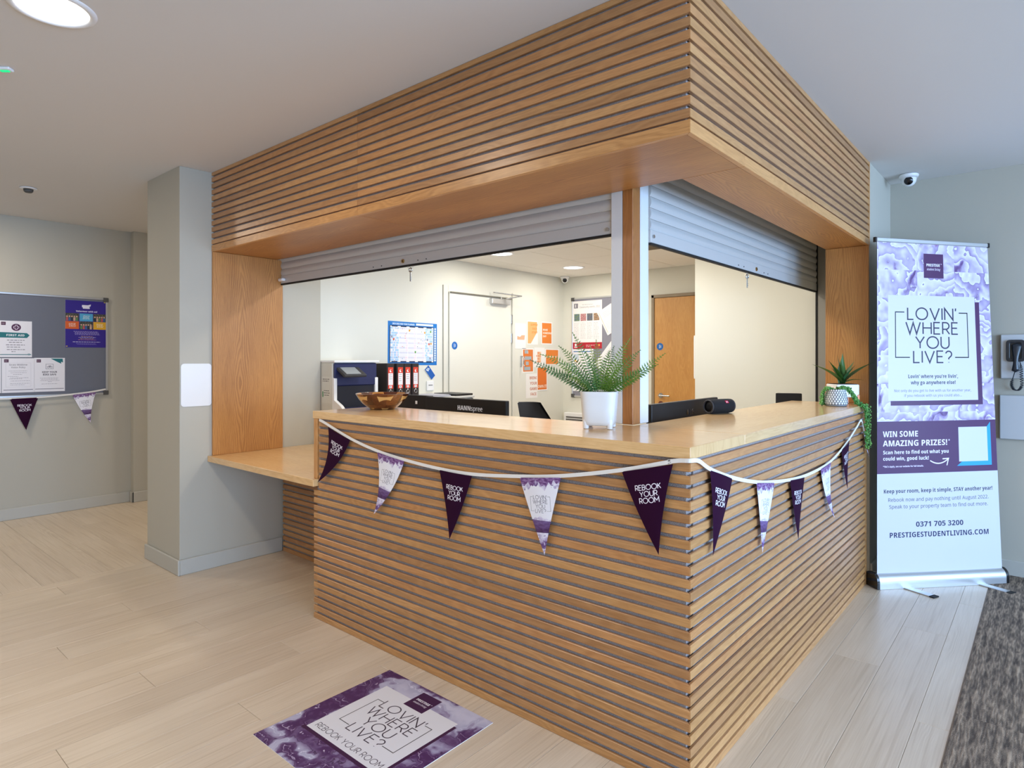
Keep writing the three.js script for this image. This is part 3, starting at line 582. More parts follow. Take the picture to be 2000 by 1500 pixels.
// ---------------------------------------------------------------- roll-up banner
{
  const art = canvas(850, 2024, (x, w, h) => {
    x.drawImage(marble(850, 1110, 560, 0.4, 0, true), 0, 0);
    brandSquare(x, 342, 68, 150, '#4c1c54');
    x.fillStyle = '#4c1c54'; x.fillRect(94, 360, 668, 640);
    x.fillStyle = '#dcdae2'; x.fillRect(78, 328, 650, 644);
    lovin(x, 398, 404, 71, 8, '#2b2240', 535, 6);
    words(x, 'Lovin’ where you’re livin’,', 400, 834, 30, '#1d1830', { bold: true });
    words(x, 'why go anywhere else!', 400, 872, 30, '#1d1830', { bold: true });
    words(x, 'Not only do you get to live with us for another year,', 398, 918, 22, '#6a6678', { max: 560 });
    words(x, 'if you rebook with us you could also…', 398, 948, 22, '#6a6678', { max: 420 });
    x.fillStyle = '#4c1c54'; x.fillRect(0, 1096, w, 316);
    words(x, 'WIN SOME', 40, 1190, 48, '#f6f2f8', { bold: true, align: 'left' });
    words(x, 'AMAZING PRIZES!', 40, 1246, 48, '#f6f2f8', { bold: true, align: 'left', max: 452 });
    words(x, '*', 496, 1228, 26, '#f6f2f8', { align: 'left' });
    words(x, 'Scan here to find out what you', 40, 1294, 31, '#f6f2f8', { bold: true, align: 'left', max: 460 });
    words(x, 'could win, good luck!', 40, 1332, 31, '#f6f2f8', { bold: true, align: 'left', max: 318 });
    words(x, '*T&C’s Apply, see our website for full details.', 40, 1374, 15, '#f6f2f8', { bold: true, align: 'left', max: 280 });
    x.strokeStyle = '#f6f2f8'; x.lineWidth = 7; x.lineCap = 'round'; x.beginPath(); x.moveTo(368, 1340); x.quadraticCurveTo(430, 1378, 492, 1332); x.moveTo(456, 1330); x.lineTo(496, 1328); x.lineTo(484, 1368); x.stroke();
    x.fillStyle = '#1fa3dd'; x.beginPath(); x.moveTo(780, 1142); x.lineTo(810, 1108); x.lineTo(810, 1376); x.lineTo(556, 1376); x.lineTo(590, 1352); x.closePath(); x.fill();
    x.fillStyle = '#d8d9e0'; x.fillRect(572, 1138, 212, 212);
    x.fillStyle = '#d4d5dd'; x.fillRect(0, 1412, w, h - 1412);
    words(x, 'Keep your room, keep it simple, STAY another year!', w / 2, 1530, 32, '#1b1a3c', { bold: true, max: 764 });
    words(x, 'Rebook now and pay nothing until August 2022.', w / 2, 1582, 30, '#4a4a66', { max: 706 });
    words(x, 'Speak to your property team to find out more.', w / 2, 1624, 30, '#4a4a66', { max: 690 });
    words(x, '0371 705 3200', w / 2, 1738, 42, '#1b1a4c', { bold: true, max: 330 });
    words(x, 'PRESTIGESTUDENTLIVING.COM', w / 2, 1800, 42, '#1b1a4c', { bold: true, max: 690 });
  });
  const A = V3(0.056, 0, -2.44), D = V3(0.585, 0, -0.64).normalize(), N = V3(0.64, 0, 0.585).normalize();
  const pt = (s, y, out = 0) => A.clone().addScaledVector(D, s).addScaledVector(N, out).setY(y);
  const b = thing('roll_up_banner', 'tall purple marbled roll-up banner standing beside the desk', 'banner');
  const lean = (s, y) => -0.105 * (s / 0.85) * (y - 0.08) / 2.02;
  const front = gridSurface(12, 24, (u, v) => pt(0.014 + 0.84 * u, 0.075 + 2.025 * v, lean(0.85 * u, 0.075 + 2.025 * v) + 0.004 * Math.sin(u * 3.1)));
  mesh('graphic_sheet', front, std({ map: tex(art), roughness: 0.42, side: THREE.FrontSide }), b);
  mesh('sheet_back', gridSurface(12, 24, (u, v) => pt(0.854 - 0.84 * u, 0.075 + 2.025 * v, -0.002 + lean(0.85 - 0.85 * u, 0.075 + 2.025 * v) + 0.004 * Math.sin((1 - u) * 3.1))), std({ color: col(46, 48, 54), roughness: 0.7 }), b);
  const turn = Math.atan2(-D.z, D.x);                              // local x runs along the banner
  const part = (name, g, m, s, y, out, extra = 0) => { const o = mesh(name, g, m, b); o.position.copy(pt(s, y, out)); o.rotation.y = turn + extra; return o; };
  part('top_rail', cbox(0.85, 0.026, 0.016, 0.004), M.alu, 0.425, 2.103, -0.047, Math.atan(0.105 / 0.85));
  part('rail_cap', cbox(0.014, 0.03, 0.02, 0.003), M.black, -0.002, 2.103, 0.003, Math.atan(0.105 / 0.85));
  part('rail_cap', cbox(0.014, 0.03, 0.02, 0.003), M.black, 0.853, 2.103, -0.1, Math.atan(0.105 / 0.85));
  const cassette = new THREE.Shape(); cassette.moveTo(0.03, 0); cassette.lineTo(0.03, 0.03); cassette.quadraticCurveTo(0.03, 0.075, -0.004, 0.084); cassette.lineTo(-0.04, 0.084); cassette.quadraticCurveTo(-0.085, 0.07, -0.085, 0.02); cassette.lineTo(-0.085, 0); cassette.closePath();
  const ext = (L) => new THREE.ExtrudeGeometry(cassette, { depth: L, bevelEnabled: true, bevelThickness: 0.002, bevelSize: 0.002, bevelSegments: 2, curveSegments: 10 }).translate(0, 0, -L / 2).rotateY(-Math.PI / 2);
  part('cassette', ext(0.842), M.alu, 0.432, 0.003, 0);
  part('end_cap', ext(0.014).scale(1, 1.03, 1.03), M.blackGloss, 0.0, 0.003, 0);
  part('end_cap', ext(0.014).scale(1, 1.03, 1.03), M.blackGloss, 0.864, 0.003, 0);
  mesh('support_pole', rod(pt(0.43, 0.05, -0.03).toArray(), pt(0.43, 2.1, -0.066).toArray(), 0.008), M.alu, b);
  for (const s of [0.2, 0.7]) {
    const f = part('foot', rbox(0.05, 0.006, 0.24, 0.0028), M.alu, s, 0.0035, 0.06, 0.35);
    mesh('foot_tip', at(rbox(0.054, 0.0075, 0.03, 0.0035), 0, 0, 0.12), M.rubber, f);
  }
}

// ---------------------------------------------------------------- floor graphic
{
  const art = canvas(1000, 1024, (x, w, h) => {
    x.drawImage(marble(1000, 1024, 560, 8.2, 1), 0, 0);
    x.fillStyle = '#3b1440'; x.fillRect(140, 764, 732, 28); x.fillRect(848, 186, 24, 606);
    x.fillStyle = '#e4e2e5'; x.fillRect(160, 154, 690, 612);
    lovin(x, 512, 268, 76, 6.6, '#2b2030', 520, 4.5);
    strokes(x, 'REBOOK YOUR ROOM', 508, 690, 42, 3.8, '#2b2030', 0.24);
    brandSquare(x, 418, 46, 178, '#3d1545');
  });
  const m = mesh('floor_mat', new THREE.BoxGeometry(0.62, 0.0016, 0.63), [M.paper, M.paper, std({ map: tex(art), roughness: 0.5 }), M.paper, M.paper, M.paper]);
  m.position.set(-1.058, 0.0009, 0.412);
  tag(m, 'square purple marbled floor graphic lying before the slatted desk front', 'floor graphic');
}

// ---------------------------------------------------------------- corridor noticeboard
const EAST = Math.PI / 2;                                          // faces +x
{
  const n = thing('noticeboard', 'grey felt noticeboard with aluminium frame on the corridor wall', 'noticeboard');
  const X = -5.93, z0 = -0.16, z1 = 1.64, y0 = 1.05, y1 = 1.957;
  mesh('felt_panel', block(X, X + 0.012, y0 + 0.01, y1 - 0.01, z0 + 0.01, z1 - 0.01, 0.001), M.boardFelt, n);
  for (const y of [y0, y1 - 0.018]) mesh('frame_rail', block(X, X + 0.02, y, y + 0.018, z0 + 0.03, z1 - 0.03, 0.003), M.alu, n);
  for (const z of [z0, z1 - 0.018]) mesh('frame_rail', block(X, X + 0.02, y0 + 0.03, y1 - 0.03, z, z + 0.018, 0.003), M.alu, n);
  for (const y of [y0 - 0.004, y1 - 0.038]) for (const z of [z0 - 0.004, z1 - 0.04]) mesh('corner_cap', block(X, X + 0.024, y, y + 0.042, z, z + 0.044, 0.004), M.capGrey, n);
  const XP = X + 0.0135;
  const vol = canvas(384, 512, (x, w, h) => {
    x.fillStyle = '#2c1486'; x.fillRect(0, 0, w, h);
    x.fillStyle = '#e8e4f4'; x.fillRect(152, 46, 70, 26); x.fillRect(160, 72, 64, 14); x.beginPath(); x.moveTo(196, 50); x.lineTo(236, 36); x.lineTo(230, 62); x.closePath(); x.fill();
    words(x, 'Volunteer with us!', 196, 124, 24, '#f4f0fa', { bold: true, max: 200 });
    const cells = [['ph', 0, 140], ['#4fa5cf', 130, 140], ['ph', 258, 140], ['#d8601e', 0, 228], ['ph', 130, 228], ['#e0aa22', 258, 228]];
    cells.forEach(([c, px, py], k) => {
      if (c !== 'ph') { x.fillStyle = c; x.fillRect(px, py, 124, 84); lines(x, px + 28, px + 96, py + 22, 4, 11, '#f6f2ea', 4, true); return; }
      x.drawImage(pixels(124, 84, (i, j) => lerp3([30, 42, 40], [130, 110, 92], clamp(0.4 + 0.8 * fbm(i / 26 + k * 5, j / 22, 4)))), px, py);
      for (let q = 0; q < 5; q++) { const cx = px + 16 + q * 22; x.fillStyle = ['#b9545c', '#3a5c98', '#232a3a', '#c9a58e', '#5c7c48'][(q + k) % 5]; x.fillRect(cx - 9, py + 46, 18, 38); x.fillStyle = '#d8ae92'; x.beginPath(); x.arc(cx, py + 36, 8, 0, 7); x.fill(); }
    });
    lines(x, 64, 324, 336, 4, 11, '#b8aee0', 4, true); lines(x, 130, 262, 388, 1, 10, '#c8a060', 4, true); lines(x, 104, 290, 400, 1, 10, '#e0d8f0', 4, true); lines(x, 130, 262, 414, 1, 10, '#c8a060', 4, true); lines(x, 108, 286, 426, 1, 10, '#d88878', 4, true); lines(x, 60, 330, 450, 1, 10, '#f0ecfa', 4, true); lines(x, 90, 300, 468, 2, 9, '#9a90d0', 3, true);
    x.fillStyle = '#ead23a'; x.fillRect(6, 496, 14, 8); x.fillRect(360, 4, 14, 8);
  });
  tag(sheet('poster', 0.326, 0.43, 0.0016, print(vol), { pos: [XP, 1.706, 0.016], turn: EAST }), 'dark blue volunteer poster pinned in the corner of the corridor noticeboard', 'poster');
  const notice = (draw) => print(canvas(320, 430, (x, w, h) => { x.fillStyle = '#ebe8ec'; x.fillRect(0, 0, w, h); draw(x, w, h); }));
  const sq = (x, px, py) => { x.fillStyle = '#4a1836'; x.fillRect(px, py, 44, 38); lines(x, px + 6, px + 38, py + 14, 2, 8, '#d8c8d4', 3); };
  const G = 'white notices on the corridor noticeboard';
  tag(sheet('notice', 0.228, 0.312, 0.0016, notice((x, w) => {
    sq(x, 20, 14);
    x.fillStyle = '#4a1440'; x.beginPath(); x.ellipse(165, 76, 46, 42, 0, 0, 7); x.fill();
    x.strokeStyle = '#f2ecf2'; x.lineWidth = 5; x.beginPath(); for (const [a, b] of [[-9, -26], [9, -26], [9, -9], [26, -9], [26, 9], [9, 9], [9, 26], [-9, 26], [-9, 9], [-26, 9], [-26, -9], [-9, -9], [-9, -26]]) x.lineTo(165 + a, 76 + b); x.stroke();
    x.fillStyle = '#156e74'; x.beginPath(); x.moveTo(6, 136); x.lineTo(270, 142); x.lineTo(296, 168); x.lineTo(270, 200); x.lineTo(4, 200); x.closePath(); x.fill();
    words(x, 'FIRST AID', 158, 182, 34, '#f6f4f6', { bold: true, max: 180 });
    for (const [y, b, e] of [[226, 70, 250], [252, 80, 230], [282, 62, 262], [308, 70, 210], [338, 66, 260], [362, 116, 160]]) lines(x, b, e, y, 1, 1, '#3c3844', 6, true);
    x.fillStyle = '#156e74'; x.fillRect(6, 396, w - 14, 8); x.strokeStyle = '#156e74'; x.lineWidth = 3; x.beginPath(); x.arc(290, 396, 10, 0, 7); x.stroke();
  }), { pos: [XP, 1.556, 0.538], turn: EAST }), 'white first aid notice with teal band and plum cross on the noticeboard', 'notice', G);
  tag(sheet('notice', 0.226, 0.297, 0.0016, notice((x, w) => {
    sq(x, 22, 14); words(x, 'Strato Mildtime', 160, 92, 27, '#3a3844', { max: 180 }); words(x, 'Visitor Policy', 160, 124, 27, '#3a3844', { max: 140 });
    for (const [y, b, e] of [[158, 60, 262], [180, 74, 250], [202, 100, 210], [226, 56, 160], [244, 72, 260], [256, 72, 210], [282, 72, 280], [314, 72, 280], [332, 72, 230]]) lines(x, b, e, y, 1, 1, '#8a8692', 4, true);
    x.strokeStyle = '#c4c0c8'; x.lineWidth = 2; x.strokeRect(40, 60, w - 76, 300); x.fillStyle = '#4a4658'; x.fillRect(16, 392, w - 30, 7);
  }), { pos: [XP, 1.242, 0.52], turn: EAST }), 'white visitor policy notice left of the bike notice on the noticeboard', 'notice', G);
  tag(sheet('notice', 0.226, 0.3, 0.0016, notice((x, w) => {
    sq(x, 24, 20); x.fillStyle = '#156e74'; x.beginPath(); x.moveTo(168, 8); x.lineTo(296, 10); x.lineTo(300, 60); x.lineTo(278, 50); x.lineTo(282, 76); x.lineTo(246, 56); x.closePath(); x.fill();
    x.strokeStyle = '#4a4656'; x.lineWidth = 3; x.strokeRect(120, 80, 76, 62); for (const cx of [144, 174]) { x.beginPath(); x.arc(cx, 118, 11, 0, 7); x.stroke(); } x.beginPath(); x.moveTo(144, 118); x.lineTo(154, 100); x.lineTo(168, 100); x.lineTo(174, 118); x.moveTo(154, 100); x.lineTo(160, 118); x.lineTo(168, 100); x.stroke();
    words(x, 'KEEP YOUR', 158, 192, 30, '#33303c', { bold: true, max: 158 }); words(x, 'BIKE SAFE', 158, 224, 30, '#33303c', { bold: true, max: 142 });
    for (const [y, b, e] of [[256, 56, 262], [272, 60, 262], [288, 60, 262], [302, 140, 184], [330, 60, 262]]) lines(x, b, e, y, 1, 1, '#8a8692', 4, true);
    x.fillStyle = '#4a4658'; x.fillRect(10, 392, w - 22, 6);
  }), { pos: [XP, 1.244, 0.295], turn: EAST }), 'white keep your bike safe notice with a teal corner flash', 'notice', G);
  tag(sheet('notice', 0.21, 0.297, 0.0016, notice((x, w) => { lines(x, 40, 270, 90, 6, 34, '#8a8692', 5); x.fillStyle = '#4a4658'; x.fillRect(16, 392, w - 30, 7); }), { pos: [XP, 1.242, 0.742], turn: EAST }), 'white notice cut off by the left edge of the photo', 'notice', G);

  const wp = mesh('blank_sign', rbox(0.19, 0.275, 0.006, 0.0028).rotateY(EAST), M.gloss);
  wp.position.set(-3.356, 1.214, 0.098);
  // rounded corners in the plane of the sign
  const s = new THREE.Shape(), w = 0.19, h = 0.275, r = 0.022; s.moveTo(-w / 2 + r, -h / 2); s.lineTo(w / 2 - r, -h / 2); s.quadraticCurveTo(w / 2, -h / 2, w / 2, -h / 2 + r); s.lineTo(w / 2, h / 2 - r); s.quadraticCurveTo(w / 2, h / 2, w / 2 - r, h / 2); s.lineTo(-w / 2 + r, h / 2); s.quadraticCurveTo(-w / 2, h / 2, -w / 2, h / 2 - r); s.lineTo(-w / 2, -h / 2 + r); s.quadraticCurveTo(-w / 2, -h / 2, -w / 2 + r, -h / 2);
  wp.geometry = new THREE.ExtrudeGeometry(s, { depth: 0.004, bevelEnabled: true, bevelSize: 0.001, bevelThickness: 0.001, bevelSegments: 2, curveSegments: 8 }).rotateY(EAST).translate(-0.003, 0, 0);
  tag(wp, 'blank white rounded sign fixed to the grey pillar', 'sign');
}

// ---------------------------------------------------------------- things on the countertop
function arcLeaf(len, w0, a0, a1, azim, { n = 14, fold = 0.25, tipw = 0.02, prof, twist = 0 } = {}) {     // a strap leaf that leaves at elevation a0 and ends at a1
  const pts = []; let p = V3(0, 0, 0);
  for (let i = 0; i <= n; i++) { const t = i / n, a = mix(a0, a1, t); pts.push([p.clone(), a]); p = p.clone().add(V3(Math.cos(a), Math.sin(a), 0).multiplyScalar(len / n)); }
  const g = gridSurface(4, n, (u, v) => {
    const k = Math.round(v * n), [q, a] = pts[k], w = w0 * (prof ? prof(v) : Math.sin(Math.PI * Math.min(1, 0.25 + 0.75 * v)) + tipw), s = (u - 0.5) * 2;
    const up = V3(-Math.sin(a), Math.cos(a), 0);
    return q.clone().add(V3(0, 0, s * w / 2)).addScaledVector(up, Math.abs(s) * w * fold);
  });
  return g.rotateX(twist).rotateY(azim);
}
const leafMat = (r, g, b) => phys({ color: col(r, g, b), roughness: 0.5, side: THREE.DoubleSide, transmission: 0.12, thickness: 0 });
{
  // wooden bowl with pale inlays
  const skin = canvas(1024, 256, (x, w, h) => {
    x.drawImage(pixels(w, h, (i, j) => { const blk = Math.floor(i / 96) + (j > 120 ? 3 : 0), base = [[104, 50, 20], [136, 76, 28], [84, 40, 18], [120, 60, 24]][blk % 4]; const t = 0.5 * fbm(i / 40, j / 7, 3); return lerp3(base, [60, 28, 14], clamp(0.2 + t)); }), 0, 0);
    x.fillStyle = '#d8ad68';
    for (let k = 0; k < 6; k++) { const cx = 85 + k * 171; for (const [y, ww, hh] of [[48, 104, 44], [160, 84, 40]]) { const c0 = cx + (y > 100 ? 12 : 0); x.beginPath(); x.moveTo(c0 - ww / 2, y - 8); x.quadraticCurveTo(c0, y + 8, c0 + ww / 2, y - 8); x.lineTo(c0 + ww / 2 - 14, y + hh - 10); x.quadraticCurveTo(c0, y + hh - 30, c0 - ww / 2 + 10, y + hh); x.closePath(); x.fill(); } }
  });
  const b = thing('wooden_bowl', 'glossy dark wooden bowl with pale inlays on the countertop', 'bowl', [-1.965, TOP, -0.325], 0.5);
  const pr = [[0, 0.002], [0.05, 0], [0.068, 0.001], [0.085, 0.014], [0.11, 0.034], [0.13, 0.058], [0.143, 0.08], [0.148, 0.087]];
  mesh('outer_shell', lathe(pr, 48), phys({ map: tex(skin), roughness: 0.18, clearcoat: 0.8, clearcoatRoughness: 0.1 }), b);
  mesh('inner_shell', lathe([[0.148, 0.087], [0.145, 0.0885], [0.141, 0.086], [0.127, 0.06], [0.1, 0.032], [0.06, 0.014], [0, 0.012]], 48), phys({ map: tex(skin), color: col(230, 200, 180), roughness: 0.25, clearcoat: 0.6, side: THREE.DoubleSide }), b);

  // fern in a white pot
  const f = thing('potted_fern', 'green fern in a white footed pot on the countertop by the post', 'plant', [-0.522, TOP, -0.292], 0);
  const sup = (a, n) => { const c = Math.cos(a), s = Math.sin(a); return Math.pow(Math.pow(Math.abs(c), n) + Math.pow(Math.abs(s), n), -1 / n); };
  const wall = [[0, 0.012], [0.05, 0.012], [0.061, 0.016], [0.064, 0.03], [0.067, 0.08], [0.071, 0.13], [0.073, 0.145], [0.071, 0.149], [0.067, 0.147], [0.065, 0.135], [0.0, 0.133]];
  const potG = gridSurface(64, wall.length - 1, (u, v) => { const [r, y] = wall[Math.round(v * (wall.length - 1))], a = u * 2 * Math.PI; return V3(Math.cos(-a) * r * sup(a, 4.5), y, Math.sin(-a) * r * sup(a, 4.5)); });
  potG.rotateY(0.42);
  const pot = mesh('pot', potG, std({ color: col(226, 226, 224), roughness: 0.35, side: THREE.DoubleSide }), f);
  for (const [sx, sz] of [[1, 1], [1, -1], [-1, 1], [-1, -1]]) { const L = lathe([[0, 0], [0.009, 0], [0.012, 0.003], [0.013, 0.03], [0.01, 0.05], [0, 0.062]], 16); mesh('foot', at(L, sx * 0.047, 0.0005, sz * 0.047).rotateY(0.42), M.ceramic, f); }
  mesh('soil', at(new THREE.CylinderGeometry(0.064, 0.064, 0.006, 24), 0, 0.134, 0), M.soil, f);
  const greens = [leafMat(78, 120, 36), leafMat(104, 140, 44), leafMat(56, 98, 36), leafMat(132, 142, 58)];
  const side = V3(0.759, 0, -0.651), away = V3(-0.651, 0, -0.759), UP = V3(0, 1, 0);
  // a frond from the pot's middle to a tip (across, up, away), its upper face turned towards `face`
  const frondGeo = (tip, bend, face, wide) => {
    const T = V3().addScaledVector(side, tip[0]).addScaledVector(UP, tip[1]).addScaledVector(away, tip[2]);
    const Cp = V3().addScaledVector(side, tip[0] * 0.42).addScaledVector(UP, tip[1] * 0.5 + bend).addScaledVector(away, tip[2] * 0.42);
    const c = new THREE.QuadraticBezierCurve3(V3(), Cp, T), len = c.getLength(), n = Math.round(len / 0.0122), parts = [tube(c.getPoints(12), 0.0012, 18, 5)];
    for (let i = 2; i <= n; i++) {
      const t = i / n, q = c.getPointAt(t), tan = c.getTangentAt(t), cross = V3().crossVectors(face, tan).normalize(), up = V3().crossVectors(tan, cross).normalize();
      const L = wide * (0.011 + 0.017 * Math.sin(Math.PI * Math.min(1, 0.3 + 0.62 * t))) * (1 - smooth(0.72, 1.02, t) * 0.75) * rr(0.92, 1.08);
      for (const s of [-1, 1]) {
        const dir = cross.clone().multiplyScalar(s).addScaledVector(tan, 0.38).addScaledVector(up, rr(-0.05, 0.18)).normalize(), wd = 0.0026 * (0.6 + L * 22), ax = tan.clone().addScaledVector(dir, -tan.dot(dir)).normalize();
        const P0 = q, P1 = q.clone().addScaledVector(dir, L * 0.4).addScaledVector(ax, wd), P2 = q.clone().addScaledVector(dir, L), P3 = q.clone().addScaledVector(dir, L * 0.4).addScaledVector(ax, -wd), C = q.clone().addScaledVector(dir, L * 0.5).addScaledVector(up, -0.0009);
        const g = new THREE.BufferGeometry(), arr = [];
        for (const tri of s > 0 ? [[P0, C, P1], [P1, C, P2], [P2, C, P3], [P3, C, P0]] : [[P1, C, P0], [P2, C, P1], [P3, C, P2], [P0, C, P3]]) for (const v of tri) arr.push(v.x, v.y, v.z);
        g.setAttribute('position', new THREE.Float32BufferAttribute(arr, 3)); g.computeVertexNormals(); g.setAttribute('uv', new THREE.Float32BufferAttribute(new Float32Array(24), 2)); parts.push(g);
      }
    }
    return join(parts);
  };
  const FR = [[-0.097, 0.252, 0.0, 0.03], [-0.212, 0.165, 0.02, 0.05], [-0.25, 0.142, -0.03, 0.0], [-0.225, 0.115, 0.05, 0.03], [-0.15, 0.13, -0.09, 0.05], [0.0, 0.225, 0.1, 0.02], [0.03, 0.176, -0.04, 0.03],
    [0.118, 0.236, 0.02, 0.02], [0.158, 0.182, 0.06, 0.02], [0.236, 0.168, 0.0, -0.02], [0.2, 0.124, -0.05, 0.0], [0.09, 0.15, -0.1, 0.04], [-0.06, 0.17, -0.1, 0.05], [-0.14, 0.2, 0.09, 0.03], [0.07, 0.2, 0.12, 0.03],
    [-0.12, 0.07, -0.08, 0.03], [0.11, 0.075, -0.08, 0.03], [0.02, 0.11, -0.12, 0.05], [-0.04, 0.1, -0.11, 0.05], [0.13, 0.12, 0.08, 0.03], [-0.13, 0.11, 0.1, 0.03], [0.06, 0.06, -0.1, 0.03], [-0.08, 0.055, -0.09, 0.03], [0.15, 0.1, -0.02, 0.02], [-0.17, 0.09, 0.0, 0.02], [-0.03, 0.2, 0.03, 0.02]];
  FR.forEach((q, i) => {
    const face = V3().addScaledVector(away, -1).addScaledVector(UP, 0.55).addScaledVector(side, rr(-0.25, 0.25)).normalize();
    const m = mesh('frond', frondGeo(q, q[3], face, i < 15 ? 1 : 0.9), greens[[0, 1, 2, 0, 2, 3, 0, 1, 0, 1][i % 10]], f); m.position.set(side.x * q[0] * 0.12, 0.132, side.z * q[0] * 0.12);
  });

  // bluetooth speaker lying on its side
  const s = thing('portable_speaker', 'black cylindrical portable speaker lying on the side countertop', 'speaker', [-0.425, TOP + 0.0375, -1.265], 0);
  const axis = V3(0.35, 0, -1).normalize(), sp = new THREE.Group();
  s.rotation.y = Math.atan2(-axis.z, axis.x);
  const clothTex = metres(tex(pixels(128, 128, (i, j) => { const v = 40 + 14 * ((i >> 1) + (j >> 1) & 1) + rnd() * 10; return [v, v, v + 3]; })), 1, 1); clothTex.repeat.set(14, 8);
  mesh('body', lathe([[0.03, -0.078], [0.034, -0.076], [0.036, -0.066], [0.0365, -0.03], [0.0367, 0], [0.0365, 0.03], [0.036, 0.066], [0.034, 0.076], [0.03, 0.078]], 40).rotateZ(Math.PI / 2), std({ map: clothTex, color: col(120, 122, 132), roughness: 0.9 }), s);
  for (const e of [-1, 1]) {
    mesh('end_ring', new THREE.TorusGeometry(0.031, 0.0042, 10, 36).rotateY(Math.PI / 2).translate(e * 0.079, 0, 0), M.charcoal, s);
    mesh('passive_radiator', lathe([[0, 0.006], [0.012, 0.007], [0.02, 0.004], [0.027, 0.0], [0.03, 0.002]], 32).rotateZ(-e * Math.PI / 2).translate(e * 0.072, 0, 0), std({ color: col(14, 14, 16), roughness: 0.5, side: THREE.DoubleSide }), s);
  }
  mesh('base_rib', at(rbox(0.12, 0.006, 0.022, 0.0028), 0, -0.0348, 0), M.rubber, s);
  const badge = canvas(64, 48, (x) => { x.fillStyle = '#c4123e'; x.fillRect(0, 0, 64, 48); words(x, 'JBL', 32, 36, 30, '#fff', { bold: true }); });
  const bd = sheet('badge', 0.02, 0.015, 0.0016, print(badge, 0.4), { pos: [0.022, 0.0225, 0.0292], parent: s, edge: std({ color: col(196, 18, 62), roughness: 0.4 }) }); bd.rotation.set(-0.66, 0, 0);

  // agave in a white cube on legs
  const g = thing('potted_agave', 'spiky agave in a white cube planter with wooden legs', 'plant', [-0.118, TOP, -2.425], 0.69);
  mesh('planter', [at(cbox(0.136, 0.078, 0.136, 0.004), 0, 0.084, 0)], M.ceramic, g);
  mesh('soil', at(cbox(0.12, 0.004, 0.12, 0.001), 0, 0.1245, 0), M.soil, g);
  for (const [sx, sz] of [[1, 1], [1, -1], [-1, 1], [-1, -1]]) mesh('leg', at(cbox(0.016, 0.062, 0.016, 0.003, { grain: 'y' }), sx * 0.062, 0.0312, sz * 0.062), M.copper, g);
  const ag = [leafMat(36, 78, 32), leafMat(50, 98, 38), leafMat(70, 112, 48)];
  const R2 = Math.atan2(0.65, 0.76) - 0.69;
  const agave = [[0.25, 0.044, 42, 24, 4], [0.225, 0.046, 46, 18, 178], [0.165, 0.04, 62, 54, 14], [0.18, 0.046, 80, 82, 150], [0.19, 0.054, 86, 94, -80], [0.175, 0.042, 60, 52, 190], [0.14, 0.036, 62, 52, -50], [0.13, 0.022, 34, -18, -12], [0.14, 0.034, 74, 70, 75], [0.13, 0.03, 58, 40, 110], [0.15, 0.036, 78, 84, -140]];
  agave.forEach(([len, w, a0, a1, d], i) => { const m = mesh('leaf', arcLeaf(len, w * 1.25, a0 * R, a1 * R, R2 + d * R, { fold: 0.22, prof: (v) => (0.6 + 0.4 * Math.sin(Math.PI * Math.min(1, v * 1.2))) * (1 - Math.pow(v, 2.2)) + 0.02 }), ag[(i * 2) % 3], g); m.position.y = 0.124; });

  // string plant in a dimpled pot
  const t = thing('trailing_plant', 'trailing string-of-pearls plant in a dimpled grey pot at the counter end', 'plant', [-0.105, TOP, -2.215], 0);
  const dm = canvas(512, 128, (x, w, h) => { x.fillStyle = '#7d8894'; x.fillRect(0, 0, w, h); x.fillStyle = '#46505c'; x.fillRect(0, 0, w, 112); for (let j = 0; j < 7; j++) for (let i = 0; i < 24; i++) { const cx = (i + (j % 2) / 2) * w / 24, cy = 8 + j * 16; x.fillStyle = '#e4e8ea'; x.beginPath(); x.moveTo(cx, cy - 11); x.lineTo(cx + 9, cy); x.lineTo(cx, cy + 11); x.lineTo(cx - 9, cy); x.closePath(); x.fill(); } });
  const prof = (v) => mix(0.062, 0.05, smooth(0.25, 1, v)) - 0.012 * smooth(0.14, 0, v);
  mesh('pot', gridSurface(96, 36, (u, v) => { const a = -u * 2 * Math.PI, k = v > 0.12 && v < 0.94 ? 1 : 0, r = prof(v) + k * 0.0016 * Math.cos(u * Math.PI * 2 * 24) * Math.cos(v * Math.PI * 8); return V3(Math.cos(a) * r, 0.1 * v, Math.sin(a) * r); }), std({ map: tex(dm), roughness: 0.4, side: THREE.DoubleSide }), t);
  mesh('base', at(lathe([[0, 0.001], [0.054, 0.001], [0.058, 0.006], [0.057, 0.012], [0, 0.012]], 40), 0, 0, 0), std({ color: col(140, 152, 166), roughness: 0.35 }), t);
  mesh('soil', at(new THREE.CylinderGeometry(0.049, 0.049, 0.006, 24), 0, 0.092, 0), M.soil, t);
  const beads = [leafMat(78, 146, 62), leafMat(116, 172, 82), leafMat(52, 114, 48)];
  const bead = new THREE.IcosahedronGeometry(1, 1);
  const strand = (pts, i, spread = 0.009, n = 90) => {
    const c = new THREE.CatmullRomCurve3(pts.map((p) => V3(...p))), L = [tube(pts, 0.001, 24, 4)];
    for (let k = 0; k < n; k++) { const p = c.getPoint(k / (n - 1)); const r = rr(0.0034, 0.0054); L.push(bead.clone().scale(r, r * 1.15, r).translate(p.x + rr(-1, 1) * spread, p.y + rr(-1, 1) * spread, p.z + rr(-1, 1) * spread)); }
    mesh('strand', L, beads[i % 3], t);
  };
  // towards the picture's right is (+x, -z); the counter edge is at x = +0.105 from the pot
  const RX = 0.125;
